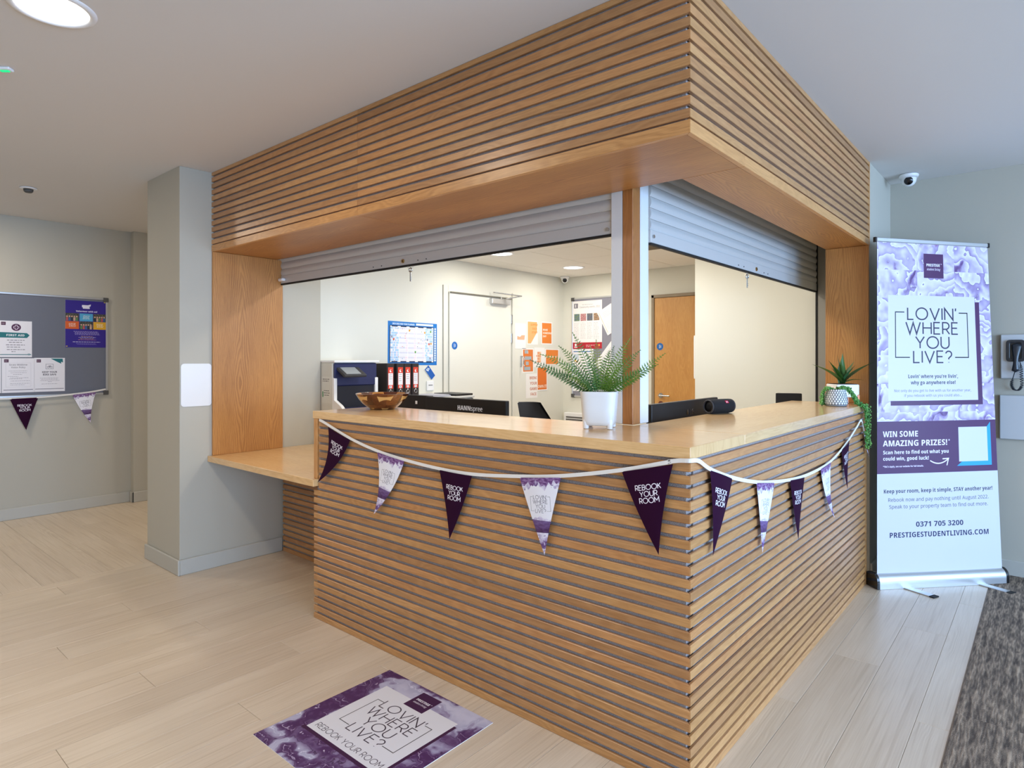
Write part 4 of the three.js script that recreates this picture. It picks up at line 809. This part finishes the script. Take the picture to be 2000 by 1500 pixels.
  for (let i = 0; i < 6; i++) { const dz = -0.1 - 0.018 * i + rr(-0.01, 0.01), dx = RX + rr(0, 0.016); strand([[0.02, 0.1, 0.0], [0.05, 0.102, -0.03], [0.08, 0.055, -0.06 - i * 0.006], [0.098, 0.012, -0.085 - i * 0.01], [dx, -0.01, dz], [dx + 0.004, -0.08, dz - 0.008], [dx + 0.002, -0.16 - 0.02 * (i % 3), dz - 0.012], [dx + 0.004, -0.23 - 0.03 * (i % 2), dz - 0.016]], i, 0.0085, 120); }
  for (let i = 0; i < 4; i++) strand([[-0.01, 0.098, 0.02], [-0.042, 0.106, 0.034 + i * 0.004], [-0.062, 0.08, 0.046 - i * 0.01], [-0.069, 0.04, 0.05 - i * 0.014], [-0.071 + i * 0.006, 0.012, 0.05 - i * 0.008]], i + 1, 0.007, 60);
  for (let i = 0; i < 3; i++) strand([[0.0, 0.1, -0.01], [0.03, 0.112, -0.03], [0.062, 0.09, -0.05 - i * 0.012], [0.085, 0.03, -0.07 - i * 0.02], [0.09, 0.012, -0.09 - i * 0.02]], i, 0.008, 60);
}

// ---------------------------------------------------------------- wall phone on the far wall
{
  const p = thing('wall_phone', 'black handset phone with curly cord on a grey wall plate', 'phone', [0, 0, -3.26]);
  mesh('wall_plate', block(0.617, 0.862, 1.258, 1.538, 0, 0.03, 0.004), M.plate, p);
  const cr = (w, h, r) => { const s = new THREE.Shape(); s.moveTo(-w / 2 + r, -h / 2); s.lineTo(w / 2 - r, -h / 2); s.quadraticCurveTo(w / 2, -h / 2, w / 2, -h / 2 + r); s.lineTo(w / 2, h / 2 - r); s.quadraticCurveTo(w / 2, h / 2, w / 2 - r, h / 2); s.lineTo(-w / 2 + r, h / 2); s.quadraticCurveTo(-w / 2, h / 2, -w / 2, h / 2 - r); s.lineTo(-w / 2, -h / 2 + r); s.quadraticCurveTo(-w / 2, -h / 2, -w / 2 + r, -h / 2); return s; };
  const rim = cr(0.088, 0.132, 0.018); rim.holes.push(cr(0.062, 0.106, 0.012));
  mesh('cradle', [new THREE.ExtrudeGeometry(rim, { depth: 0.018, bevelEnabled: true, bevelSize: 0.003, bevelThickness: 0.003, bevelSegments: 2 }).translate(0.693, 1.435, 0.03), block(0.655, 0.731, 1.375, 1.495, 0.03, 0.034)], M.phone, p);
  const hs = gridSurface(20, 16, (u, v) => { const a = -u * 2 * Math.PI, y = 1.298 + 0.185 * v, w = mix(0.02, 0.013, smooth(0, 0.35, v)) + 0.012 * smooth(0.4, 0.95, v), d = 0.011 + 0.006 * Math.pow(Math.abs(v - 0.5) * 2, 2), k = v === 0 || v === 1 ? 0.01 : 1; return V3(0.695 + Math.cos(a) * w * k + 0.006 * (v - 0.5), y, 0.056 - 0.012 * v + 0.012 * Math.sin(Math.PI * v) + Math.sin(a) * d * k); });
  mesh('handset', hs, M.phone, p);
  const path = new THREE.CatmullRomCurve3([V3(0.689, 1.3, 0.054), V3(0.68, 1.262, 0.046), V3(0.673, 1.22, 0.042), V3(0.685, 1.19, 0.04), V3(0.705, 1.185, 0.04), V3(0.722, 1.21, 0.042), V3(0.722, 1.27, 0.046), V3(0.72, 1.33, 0.048), V3(0.713, 1.375, 0.044)]);
  const coil = []; for (let i = 0; i <= 420; i++) { const t = i / 420, q = path.getPoint(t), w = smooth(0.1, 0.2, t) * smooth(0.97, 0.86, t), a = t * 2 * Math.PI * 34; coil.push(q.add(V3(Math.cos(a) * 0.0075 * w, 0, Math.sin(a) * 0.0075 * w))); }
  mesh('coiled_cord', tube(coil, 0.0026, 620, 5), M.phone, p);
  const a = thing('access_panel', 'plain grey metal access panel below the wall phone', 'panel', [0, 0, -3.26]);
  mesh('door', block(0.612, 0.93, 0.872, 1.152, 0, 0.032, 0.004), M.plate, a);
}

// ---------------------------------------------------------------- office behind the shutters
const SOUTH = 0;                                                   // faces +z
{
  const X = -3.55;
  // white door with closer
  const d = thing('door_1', null, null); d.userData = { kind: 'structure' };
  mesh('door_leaf', block(X + 0.002, X + 0.02, 0.005, 2.035, -3.245, -2.335, 0.003, { grain: 'y' }), std({ color: col(228, 226, 215), roughness: 0.5 }), d);
  mesh('door_frame', [block(X, X + 0.005, 0, 2.095, -2.33, -2.27, 0.001, { grain: 'y' }), block(X, X + 0.014, 0, 2.095, -3.32, -3.275, 0.002, { grain: 'y' }), block(X, X + 0.005, 2.04, 2.095, -3.27, -2.331, 0.001)], std({ color: col(224, 222, 211), roughness: 0.5 }), d);
  mesh('door_gap', [block(X + 0.001, X + 0.006, 0, 2.05, -3.2635, -3.2465, 0.0005), block(X, X + 0.009, 0, 2.095, -2.269, -2.261, 0.001)], std({ color: col(168, 164, 152), roughness: 0.7 }), d);
  for (const y of [0.2, 1.61, 1.81]) mesh('hinge', block(X + 0.006, X + 0.024, y - 0.05, y + 0.05, -3.268, -3.244, 0.003), M.steel, d);
  const cl = mesh('door_closer', block(X + 0.02, X + 0.065, 1.955, 2.012, -3.19, -2.9, 0.006), M.alu, d);
  mesh('closer_arm', [rod([X + 0.07, 2.015, -3.1], [X + 0.19, 2.045, -3.22], 0.006), rod([X + 0.19, 2.045, -3.22], [X + 0.03, 2.075, -2.95], 0.006), at(new THREE.CylinderGeometry(0.012, 0.012, 0.02, 14), X + 0.05, 2.02, -3.05)], M.steel, d);
  mesh('closer_track', block(X + 0.021, X + 0.034, 2.022, 2.034, -3.25, -2.34, 0.002), std({ color: col(120, 116, 106), roughness: 0.5, metalness: 0.4 }), d);
  const blue = (parent, pos, turn, lines2) => {
    const c = canvas(128, 128, (x) => { x.fillStyle = '#1767b8'; x.fillRect(0, 0, 128, 128); lines2.forEach((t, i) => words(x, t, 64, 56 + i * 26, 22, '#fff', { bold: true })); });
    const m = shadowed(new THREE.Mesh(new THREE.CylinderGeometry(0.038, 0.038, 0.0016, 36), [M.paper, print(c), M.paper])); m.name = parent === scene ? numbered('door_sign') : 'door_sign'; parent.add(m);
    m.geometry.rotateX(Math.PI / 2); m.position.set(...pos); m.rotation.y = turn; return m;
  };
  tag(blue(scene, [X + 0.0215, 1.515, -2.4], EAST, ['FIRE', 'DOOR']), 'round blue sign on the white office door', 'sign');
  tag(blue(scene, [-2.273, 1.516, -4.197], 0, ['FIRE', 'DOOR']), 'round blue sign on the wooden office door', 'sign');

  // wooden door
  const w = thing('door_2', null, null); w.userData = { kind: 'structure' };
  mesh('door_leaf', block(-2.338, -1.45, 0.005, 2.03, -4.217, -4.199, 0.002, { grain: 'y', uo: 0.3, vo: 0.12 }), M.oakDoor, w);
  mesh('door_frame', [block(-2.372, -2.34, 0, 2.065, -4.219, -4.19, 0.003, { grain: 'y' }), block(-2.372, -1.44, 2.033, 2.065, -4.219, -4.19, 0.003)], std({ color: col(150, 134, 112), roughness: 0.5 }), w);
  mesh('door_handle', [at(new THREE.CylinderGeometry(0.026, 0.026, 0.008, 24).rotateX(Math.PI / 2), -2.262, 1.0, -4.194), rod([-2.262, 1.0, -4.195], [-2.262, 1.0, -4.145], 0.009), rod([-2.262, 1.0, -4.148], [-2.14, 0.998, -4.148], 0.009)], M.steel, w);
  mesh('lock_escutcheon', at(new THREE.CylinderGeometry(0.026, 0.026, 0.008, 24).rotateX(Math.PI / 2), -2.262, 0.915, -4.194), std({ color: col(120, 70, 58), roughness: 0.4, metalness: 0.3 }), w);

  // year planner
  const pl = canvas(640, 430, (x, W, H) => {
    x.fillStyle = '#1f78c6'; x.fillRect(0, 0, W, H);
    x.fillStyle = '#fff'; x.fillRect(24, 40, 568, 362);
    words(x, '2021/2022 MID YEAR PLANNER', 54, 32, 24, '#f2f6fb', { bold: true, align: 'left', max: 282 });
    x.fillStyle = '#e9eef6'; x.fillRect(356, 10, 230, 20);
    for (let r = 0; r < 14; r++) for (let c = 0; c < 5; c++) for (let k = 0; k < 7; k++) { const wk = (c === 0 || c === 4) && rnd() > 0.35; x.fillStyle = wk ? '#a9cdf0' : k > 4 && rnd() > 0.5 ? '#f0dde6' : (r % 2 ? '#eceaf2' : '#dcdbe8'); x.fillRect(30 + c * 112 + k * 15, 56 + r * 24, 14, 21); }
    for (let i = 0; i < 40; i++) { x.fillStyle = ['#2c7dc4', '#3a3a44', '#d4502c', '#e0a02c', '#5a9a4a', '#8c90a4'][Math.floor(rnd() * 6)]; const big = rnd() > 0.75; x.fillRect(34 + rnd() * 540, 64 + rnd() * 320, big ? 18 : 7, big ? 20 : 7); }
    x.fillStyle = '#16325c'; for (let c = 0; c < 5; c++) { x.fillRect(46 + c * 112, 42, 74, 11); x.fillRect(46 + c * 112, 390, 74, 11); } x.fillRect(20, 46, 8, 348);
    for (let r = 0; r < 14; r++) { x.fillStyle = '#e8eef6'; x.fillRect(604, 46 + r * 25, 22, 19); }
    x.strokeStyle = '#16325c'; x.lineWidth = 6; x.strokeRect(27, 42, 566, 360); words(x, 'www.yearplanner', 330, 422, 13, '#dfeaf6');
  });
  tag(sheet('wall_planner', 0.58, 0.39, 0.0015, print(pl, 0.35), { pos: [X + 0.001, 1.523, -1.896], turn: EAST, roll: -0.008 }), 'blue and white year planner on the cream office wall', 'wall planner');
  // blue card hanging above the switch
  const tg = thing('hanging_card', 'small blue tilted card hanging above the white switch', 'card', [X + 0.004, 1.258, -2.095], EAST);
  const tgc = canvas(64, 128, (x) => { x.fillStyle = '#1c5fb4'; x.fillRect(0, 0, 64, 128); x.fillStyle = '#e8eef6'; for (const [a, b] of [[18, 20], [34, 14], [26, 34], [44, 30]]) { x.beginPath(); x.arc(a, b, 8, 0, 7); x.fill(); } });
  sheet('card', 0.06, 0.128, 0.002, print(tgc, 0.4), { pos: [0, 0, 0.002], roll: 0.72, parent: tg });
  mesh('pin', at(new THREE.SphereGeometry(0.004, 10, 8), -0.036, 0.042, 0.004), M.black, tg);
  const sw = thing('light_switch', 'white square switch plate on the office wall', 'switch', [X, 1.134, -2.096], EAST);
  mesh('plate', at(rbox(0.087, 0.09, 0.014, 0.004), 0, 0, 0.007), M.gloss, sw);
  mesh('rocker', at(rbox(0.05, 0.006, 0.004, 0.0015), 0, 0.006, 0.0145), M.capGrey, sw);

  // orange and white motivational papers
  const paper = (bg, draw) => print(canvas(200, 280, (x, W, H) => { x.fillStyle = '#f4f0ec'; x.fillRect(0, 0, W, H); if (bg) { x.fillStyle = bg; x.fillRect(14, 14, W - 28, H - 28); } draw(x, W, H); }));
  const PG = 'orange and white papers taped to the office wall';
  const put = (z0, z1, y0, y1, mat, label, out = 0) => tag(sheet('paper_sheet', Math.abs(z1 - z0), y1 - y0, 0.0012, mat, { pos: [X + 0.001 + out, (y0 + y1) / 2, (z0 + z1) / 2], turn: EAST, roll: rr(-0.012, 0.012) }), label, 'paper', PG);
  const tx = (x, list, cx, y, size, color, dy, align = 'center') => list.forEach((t, i) => words(x, t, cx, y + i * dy, size, color, { bold: true, align }));
  put(-3.33, -3.517, 1.497, 1.775, paper(null, (x) => { x.fillStyle = '#f0b08c'; x.beginPath(); x.moveTo(40, 140); x.lineTo(90, 150); x.lineTo(120, 130); x.lineTo(180, 128); x.lineTo(170, 180); x.lineTo(40, 180); x.closePath(); x.fill(); }), 'white sheet with a faint peach shape nearest the white door');
  put(-3.535, -3.73, 1.545, 1.815, paper('#eeb272', (x, W, H) => { tx(x, ['SUPPORT', 'EACH', 'OTHER'], 140, 60, 34, '#e88a3c', 44); x.fillStyle = '#f2eeea'; x.beginPath(); x.moveTo(W - 14, 130); x.lineTo(W - 14, H - 14); x.lineTo(70, H - 14); x.closePath(); x.fill(); }), 'pale orange sheet with a white lower corner at the top of the papers');
  put(-3.793, -4.0, 1.552, 1.812, paper('#e8822c', (x) => tx(x, ['MAKE', 'SOMEONE’S', 'DAY'], 28, 110, 33, '#fbf4ea', 40, 'left')), 'orange sheet with small white words, top right of the papers');
  put(-3.454, -3.655, 1.232, 1.503, paper('#e07a34', (x) => { x.fillStyle = '#a9b2b8'; for (const [a, b, c] of [[40, 20, 60], [40, 92, 120], [60, 152, 50], [30, 212, 110]]) x.fillRect(a, b, c, 40); tx(x, ['I'], 100, 60, 34, '#f6e6d8', 40); }), 'orange sheet with four grey bars beside the grey wall hook');
  put(-3.664, -3.855, 1.292, 1.515, paper(null, (x) => { x.fillStyle = '#eec49c'; x.fillRect(60, 60, 70, 150); tx(x, ['BE', 'KIND', 'BE', 'YOU'], 80, 90, 36, '#e07038', 42); }), 'white sheet with red-orange words in the middle of the papers');
  put(-3.862, -4.135, 1.317, 1.5, paper('#e8822c', (x) => tx(x, ['CONNECT'], 100, 150, 36, '#fbf4ea', 40)), 'wide orange sheet reading connect, behind the fern tips');
  put(-3.71, -3.905, 1.023, 1.3, paper('#e67422', (x) => tx(x, ['OWN IT'], 100, 246, 46, '#fbe8d4', 40)), 'orange sheet reading own it, lowest orange of the papers', 0.0015);
  put(-3.517, -3.722, 0.948, 1.222, paper(null, (x) => tx(x, ['BRING', 'YOUR', 'GAME', 'FACE'], 130, 66, 44, '#c06a48', 62)), 'white sheet reading bring your game face, lowest of the papers');
  const hk = thing('wall_hook', 'grey metal hook on the office wall beside the orange papers', 'hook', [X, 1.36, -3.43], EAST);
  mesh('back_bar', at(rbox(0.022, 0.12, 0.008, 0.003), 0, 0, 0.004), M.steel, hk);
  mesh('hook_arm', tube([[0, 0.05, 0.006], [0, 0.052, 0.03], [0, 0.02, 0.045], [0, -0.04, 0.04], [0, -0.06, 0.06]], 0.006, 20, 8), M.steel, hk);

  // office noticeboard on the back wall
  const Z = -4.22, nb = thing('noticeboard', 'grey noticeboard on the office back wall behind the fern', 'noticeboard');
  mesh('felt_panel', block(-3.41, -2.56, 0.945, 2.092, Z, Z + 0.012, 0.001), std({ color: col(140, 140, 152), roughness: 1 }), nb);
  for (const y of [0.94, 2.08]) mesh('frame_rail', block(-3.38, -2.59, y, y + 0.018, Z, Z + 0.02, 0.003), M.alu, nb);
  for (const x of [-3.418, -2.57]) mesh('frame_rail', block(x, x + 0.018, 0.97, 2.07, Z, Z + 0.02, 0.003), M.alu, nb);
  for (const x of [-3.422, -2.596]) for (const y of [0.935, 2.062]) mesh('corner_cap', block(x, x + 0.044, y, y + 0.042, Z, Z + 0.024, 0.004), M.capGrey, nb);
  const ps = canvas(320, 440, (x, W, H) => {
    x.fillStyle = '#f2f0ef'; x.fillRect(0, 0, W, H); x.fillStyle = '#8a8690'; x.fillRect(20, 22, 44, 44); x.fillStyle = '#f2f0ef'; x.fillRect(34, 30, 8, 28); words(x, 'Community events, 2022', 190, 66, 24, '#9a969c', { max: 220 }); lines(x, 110, 250, 34, 1, 1, '#b4b0b6', 4);
    [['#8aa63e', '#4a58a8'], ['#a04858', '#d8c0b4'], ['#8a7a58', '#3e5a8c'], ['#6a5444', '#caa888']].forEach(([a, b], i) => x.drawImage(pixels(60, 66, (u, v) => { const t = clamp(0.5 + fbm(u / 14 + i * 9, v / 14, 3)); const p = [1, 3, 5].map((k) => parseInt(a.slice(k, k + 2), 16)), q = [1, 3, 5].map((k) => parseInt(b.slice(k, k + 2), 16)); return lerp3(p, q, t); }), 22 + i * 70, 118));
    for (let i = 0; i < 4; i++) lines(x, 22 + i * 70, 80 + i * 70, 200, 12, 13, '#c8c2c6', 4); x.fillStyle = '#b4182c'; x.fillRect(0, 382, W, 58); x.fillStyle = '#f6eef0'; x.beginPath(); x.arc(38, 404, 12, 0, 7); x.fill(); x.fillRect(22, 420, 34, 9); lines(x, 150, 250, 406, 1, 1, '#f0d8dc', 5); lines(x, 150, 220, 420, 1, 1, '#f0d8dc', 4); x.fillStyle = '#e8a050'; x.beginPath(); x.arc(290, 408, 10, 0, 7); x.fill();
  });
  const OG = 'papers on the office noticeboard';
  tag(sheet('poster', 0.41, 0.556, 0.0015, print(ps), { pos: [-3.204, 1.782, Z + 0.0132] }), 'tall white poster with four photos and a red foot band', 'poster');
  tag(sheet('notice', 0.293, 0.49, 0.0015, notice2((x, W, H) => { x.fillStyle = '#4b7cb8'; x.fillRect(20, 20, W - 40, 10); x.fillStyle = '#c8d8e4'; x.fillRect(20, 50, 80, 60); x.fillStyle = '#d8382c'; x.fillRect(60, 120, 24, 18); x.fillStyle = '#f0c82c'; x.fillRect(38, 104, 20, 22); lines(x, 30, 280, 180, 12, 17, '#b8b4bc', 5); }), { pos: [-3.262, 1.255, Z + 0.0132] }), 'white notice under the red-footed poster, behind the fern', 'notice', OG);
  tag(sheet('notice', 0.21, 0.297, 0.0015, notice2((x, W, H) => { x.fillStyle = '#e8b060'; x.fillRect(24, 20, 6, H - 60); lines(x, 90, 270, 60, 4, 26, '#b0b4b4', 4); lines(x, 60, 260, 230, 6, 22, '#a8c4cc', 4); }), { pos: [-2.9, 1.83, Z + 0.016], roll: 0.5 }), 'white sheet pinned askew beside the red-footed poster', 'notice', OG);
  tag(sheet('notice', 0.3, 0.4, 0.0015, notice2((x, W, H) => { lines(x, 40, 280, 50, 14, 24, '#b8b4bc', 5); }), { pos: [-2.86, 1.38, Z + 0.0132], roll: -0.72 }), 'white sheet pinned at a slant low on the office noticeboard', 'notice', OG);
  function notice2(draw) { return print(canvas(320, 430, (x, W, H) => { x.fillStyle = '#f0eff0'; x.fillRect(0, 0, W, H); draw(x, W, H); })); }

  const sp = thing('entry_panel', 'narrow white wall box at the edge of the cream end wall', 'wall box', [-1.432, 1.4, -3.27], -EAST);
  mesh('box', at(rbox(0.08, 0.37, 0.025, 0.004), 0, 0, 0.0125), M.gloss, sp);
  mesh('cover', at(rbox(0.06, 0.34, 0.006, 0.002), 0, 0, 0.027), M.white, sp);

  // convector heater below the noticeboard
  const h = thing('wall_heater', 'white slatted convector heater low on the office back wall', 'heater', [-3.2, 0.0, Z]);
  mesh('casing', [block(-0.285, 0.3, 0.25, 0.758, 0.0005, 0.08, 0.006)], M.white, h);
  for (let i = 0; i < 6; i++) mesh('grille_slat', block(-0.25, 0.27, 0.56 + i * 0.028, 0.574 + i * 0.028, 0.08, 0.086, 0.001), M.capGrey, h);

  // office chair whose back shows over the counter
  const ch = thing('office_chair', 'black office chair seen over the counter beside the fern', 'chair', [-2.19, 0, -2.1], 0.35);
  mesh('backrest', gridSurface(10, 10, (u, v) => V3((u - 0.5) * (0.44 - 0.26 * v) - 0.24 * v + 0.1, 0.52 + 0.51 * v, 0.02 + 0.05 * Math.pow((u - 0.5) * 2, 2) - 0.06 * v)), std({ color: col(34, 34, 38), roughness: 0.8, side: THREE.DoubleSide }), ch);
  mesh('backrest_shell', gridSurface(10, 10, (u, v) => V3((0.5 - u) * (0.45 - 0.26 * v) - 0.24 * v + 0.1, 0.515 + 0.52 * v, -0.012 + 0.05 * Math.pow((u - 0.5) * 2, 2) - 0.06 * v)), M.black, ch);
  mesh('seat', at(rbox(0.46, 0.07, 0.44, 0.03), 0, 0.46, 0.22), M.charcoal, ch);
  mesh('column', rod([0, 0.08, 0.2], [0, 0.44, 0.2], 0.025), M.black, ch);
  mesh('back_support', tube([[0, 0.45, 0.1], [0, 0.46, -0.03], [0, 0.6, -0.04]], 0.016, 14, 8), M.black, ch);
  for (let i = 0; i < 5; i++) { const a = i / 5 * 2 * Math.PI; mesh('base_arm', rod([0, 0.09, 0.2], [0.28 * Math.cos(a), 0.06, 0.2 + 0.28 * Math.sin(a)], 0.016), M.black, ch); mesh('caster', at(new THREE.SphereGeometry(0.029, 14, 10), 0.28 * Math.cos(a), 0.0295, 0.2 + 0.28 * Math.sin(a)), M.black, ch); }

  // desks that carry the monitors (only their backs rise over the counter)
  const dk = thing('office_desk', 'staff desk behind the counter carrying the monitors', 'desk');
  mesh('desk_top', [block(-2.75, -0.5, 0.705, 0.73, -1.35, -0.56, 0.003), block(-1.2, -0.47, 0.705, 0.73, -2.9, -1.3505, 0.003)], M.white, dk);
  for (const [x, z] of [[-2.7, -0.65], [-2.7, -1.28], [-0.55, -0.65], [-0.55, -2.82], [-1.14, -2.82], [-1.14, -1.3]]) mesh('leg', block(x - 0.02, x + 0.02, 0.001, 0.705, z - 0.02, z + 0.02, 0.002), M.alu, dk);
  const font = await new FontLoader().loadAsync('fonts/droid/droid_sans_bold.typeface.json'), fontR = await new FontLoader().loadAsync('fonts/droid/droid_sans_regular.typeface.json');
  const text = (s, size, f = font) => { const g = new TextGeometry(s, { font: f, size, depth: 0.0012, curveSegments: 3, bevelEnabled: false }); g.computeBoundingBox(); return g; };
  function monitor(label, pos, turn, W, Ht, logo, rise = 0) {               // the back of the screen faces local +z
    const m = thing('monitor', label, 'monitor', pos, turn);
    mesh('back_shell', at(rbox(W, Ht, 0.03, 0.006), 0, 0.422 + rise - Ht / 2, 0), std({ color: col(15, 14, 17), roughness: 0.5 }), m);
    mesh('screen', block(-W / 2 + 0.012, W / 2 - 0.012, 0.425 - Ht + 0.012, 0.41, -0.018, -0.0155, 0.0005), M.black, m);
    mesh('stand', [at(rbox(0.06, 0.3, 0.02, 0.004), 0, 0.16, 0.022), at(rbox(0.24, 0.012, 0.2, 0.005), 0, 0.0065, 0.02)], M.black, m);
    if (logo) logo(m);
    return m;
  }
  monitor('black monitor marked in white with a maker name, its back rising over the counter', [-1.74, 0.73, -0.75], 0, 0.66, 0.38, (m) => { const a = text('HANN', 0.027), b = text('spree', 0.027, fontR); b.translate(a.boundingBox.max.x + 0.003, 0, 0); mesh('logo', at(join([a, b]), -0.05, 0.354, 0.0155), std({ color: col(242, 242, 244), roughness: 0.5 }), m); });
  monitor('black monitor with a small white sticker, right behind the wooden bowl', [-2.325, 0.73, -0.79], 0.05, 0.48, 0.36, (m) => { mesh('sticker', at(rbox(0.018, 0.02, 0.001, 0.0004), 0.115, 0.376, 0.0152), M.paper, m); });
  monitor('black monitor with a faint dark maker mark, left of the portable speaker', [-0.548, 0.73, -1.13], EAST, 0.76, 0.39, (m) => { mesh('logo', [at(text('LG', 0.026), 0.02, 0.372, 0.015), at(new THREE.CylinderGeometry(0.014, 0.014, 0.0012, 24).rotateX(Math.PI / 2), -0.005, 0.384, 0.0155)], std({ color: col(4, 4, 5), roughness: 0.25 }), m); }, 0.02);
  monitor('small dark screen standing beyond the far end of the side counter', [-0.55, 0.73, -2.8], 0.35, 0.17, 0.33, null, -0.012);

  // cabinet against the planner wall with binders and papers
  const cb = thing('office_cabinet', 'low grey-topped cabinet under the planner, holding the binders', 'cabinet');
  mesh('carcass', block(X + 0.002, -3.14, 0.001, 1.035, -2.25, -1.26, 0.003), M.beige, cb);
  mesh('cabinet_top', block(X + 0.001, -3.12, 1.0355, 1.055, -2.26, -1.25, 0.003), std({ color: col(206, 204, 198), roughness: 0.4 }), cb);
  for (const [a, b] of [[-2.245, -1.76], [-1.755, -1.265]]) mesh('door', block(-3.1395, -3.124, 0.06, 1.03, a, b, 0.003), M.black, cb);
  const spine = (k) => print(canvas(128, 512, (x, W, H) => {
    x.fillStyle = '#2c2526'; x.fillRect(0, 0, W, H); x.fillStyle = '#d8402c'; x.fillRect(14, 50, 100, 320); x.fillStyle = '#ecebee'; x.fillRect(20, 138, 88, 178);
    x.fillStyle = '#f6f2f0'; x.beginPath(); x.arc(64, 106, 20, 0.6, 5.4); x.lineTo(78, 78); x.lineTo(52, 84); x.closePath(); x.fill();
    for (let i = 0; i < 3 + k; i++) lines(x, 34, 96, 160 + i * 30, 1, 1, '#55515a', 5);
    x.fillStyle = '#f2eef0'; x.fillRect(40, 326, 48, 36); x.fillStyle = '#2c2526'; x.fillRect(58, 334, 12, 16); x.fillStyle = '#f2eef0'; x.beginPath(); x.arc(64, 384, 8, 0, 7); x.fill();
  }), 0.4);
  const BG = 'lever arch binders beside the printer';
  const where = ['leftmost red-labelled black binder, touching the printer', 'second red-labelled black binder from the printer', 'third red-labelled black binder from the printer', 'rightmost red-labelled black binder, under the planner'];
  [-1.345, -1.446, -1.524, -1.608].forEach((z, k) => {
    const b = thing('binder', where[k], 'binder', [-3.32, 1.0552, z], EAST, BG);
    mesh('cover', at(cbox(0.074, 0.292, 0.28, 0.003, { grain: 'y' }), 0, 0.146, 0), std({ color: col(40, 34, 36), roughness: 0.7 }), b);
    sheet('spine_label', 0.066, 0.276, 0.0012, spine(k % 2), { pos: [0, 0.15, 0.1406], parent: b, edge: M.black });
    mesh('finger_ring', at(new THREE.TorusGeometry(0.0145, 0.0028, 8, 24), 0, 0.062, 0.142), M.steel, b);
  });
  tag(mesh('paper_tray', [block(-3.4, -3.14, 1.0555, 1.068, -1.98, -1.68, 0.003), block(-3.39, -3.15, 1.069, 1.074, -1.97, -1.69, 0.001)], std({ color: col(176, 176, 186), roughness: 0.5 })), 'flat grey paper tray lying on the cabinet right of the binders', 'tray');
  tag(mesh('document_folder', block(-3.42, -3.13, 1.0555, 1.074, -2.245, -2.03, 0.003), M.black), 'flat black folder lying on the cabinet end by the white door', 'folder');

  // multifunction printer
  const p = thing('printer', 'white and navy office multifunction printer behind the counter', 'printer');
  const zA = -0.825, zB = -1.225, xf = -3.2;
  mesh('body', [block(X + 0.002, xf - 0.012, 0.02, 1.355, zB, zA, 0.006)], M.beige, p);
  mesh('lid', block(X + 0.002, xf + 0.02, 1.3555, 1.372, zB - 0.012, zA + 0.002, 0.005), M.white, p);
  mesh('front_panel', block(xf - 0.012, xf + 0.006, 1.18, 1.352, zB + 0.004, zA - 0.006, 0.012), M.navy, p);
  mesh('output_cavity', block(xf - 0.012, xf - 0.004, 1.0, 1.18, zB + 0.01, zA - 0.02, 0.002), std({ color: col(16, 18, 34), roughness: 0.5 }), p);
  const cp = mesh('control_panel', rbox(0.13, 0.02, 0.2, 0.006).rotateZ(-0.5), M.charcoal, p); cp.position.set(xf + 0.05, 1.285, -0.95);
  const scn = mesh('screen', rbox(0.1, 0.003, 0.13, 0.001).rotateZ(-0.5), std({ color: col(150, 156, 160), roughness: 0.3 }), p); scn.position.set(xf + 0.055, 1.2955, -0.94);
  const bez = new THREE.Shape(); bez.moveTo(0, 0.76); bez.lineTo(0.14, 0.76); bez.lineTo(0.14, 0.985); bez.quadraticCurveTo(0.125, 1.03, 0.07, 1.05); bez.lineTo(0.02, 1.075); bez.lineTo(0.02, 1.235); bez.lineTo(0, 1.24); bez.closePath();
  for (const z of [zA - 0.024, zB]) mesh('side_bezel', new THREE.ExtrudeGeometry(bez, { depth: 0.022, bevelEnabled: true, bevelSize: 0.003, bevelThickness: 0.003, bevelSegments: 2 }).translate(xf - 0.012, 0, z), M.white, p);
  mesh('output_tray', gridSurface(6, 8, (u, v) => V3(xf - 0.006 + 0.13 * v, 1.0 + 0.03 * Math.sin(v * 2.4) - 0.02 * v, mix(zB + 0.024, zA - 0.026, u))), std({ color: col(40, 46, 92), roughness: 0.35, side: THREE.DoubleSide }), p);
  mesh('tray_housing', block(xf - 0.012, xf + 0.126, 0.75, 0.972, zB + 0.024, zA - 0.028, 0.02), M.navy, p);
  mesh('paper_drawer', [block(xf - 0.012, xf + 0.02, 0.42, 0.745, zB + 0.005, zA - 0.005, 0.008), block(xf - 0.012, xf + 0.02, 0.08, 0.41, zB + 0.005, zA - 0.005, 0.008)], M.white, p);
  const lab = canvas(128, 192, (x, W, H) => { x.fillStyle = '#dcdad0'; x.fillRect(0, 0, W, H); lines(x, 14, 110, 16, 2, 14, '#5a564e', 5); x.fillStyle = '#3c8a54'; x.fillRect(8, 108, 14, 40); lines(x, 30, 118, 100, 3, 16, '#5a564e', 5); });
  sheet('side_label', 0.12, 0.2, 0.0012, print(lab), { pos: [-3.29, 1.15, zA + 0.0008], parent: p });
}

renderer.render(scene, camera);
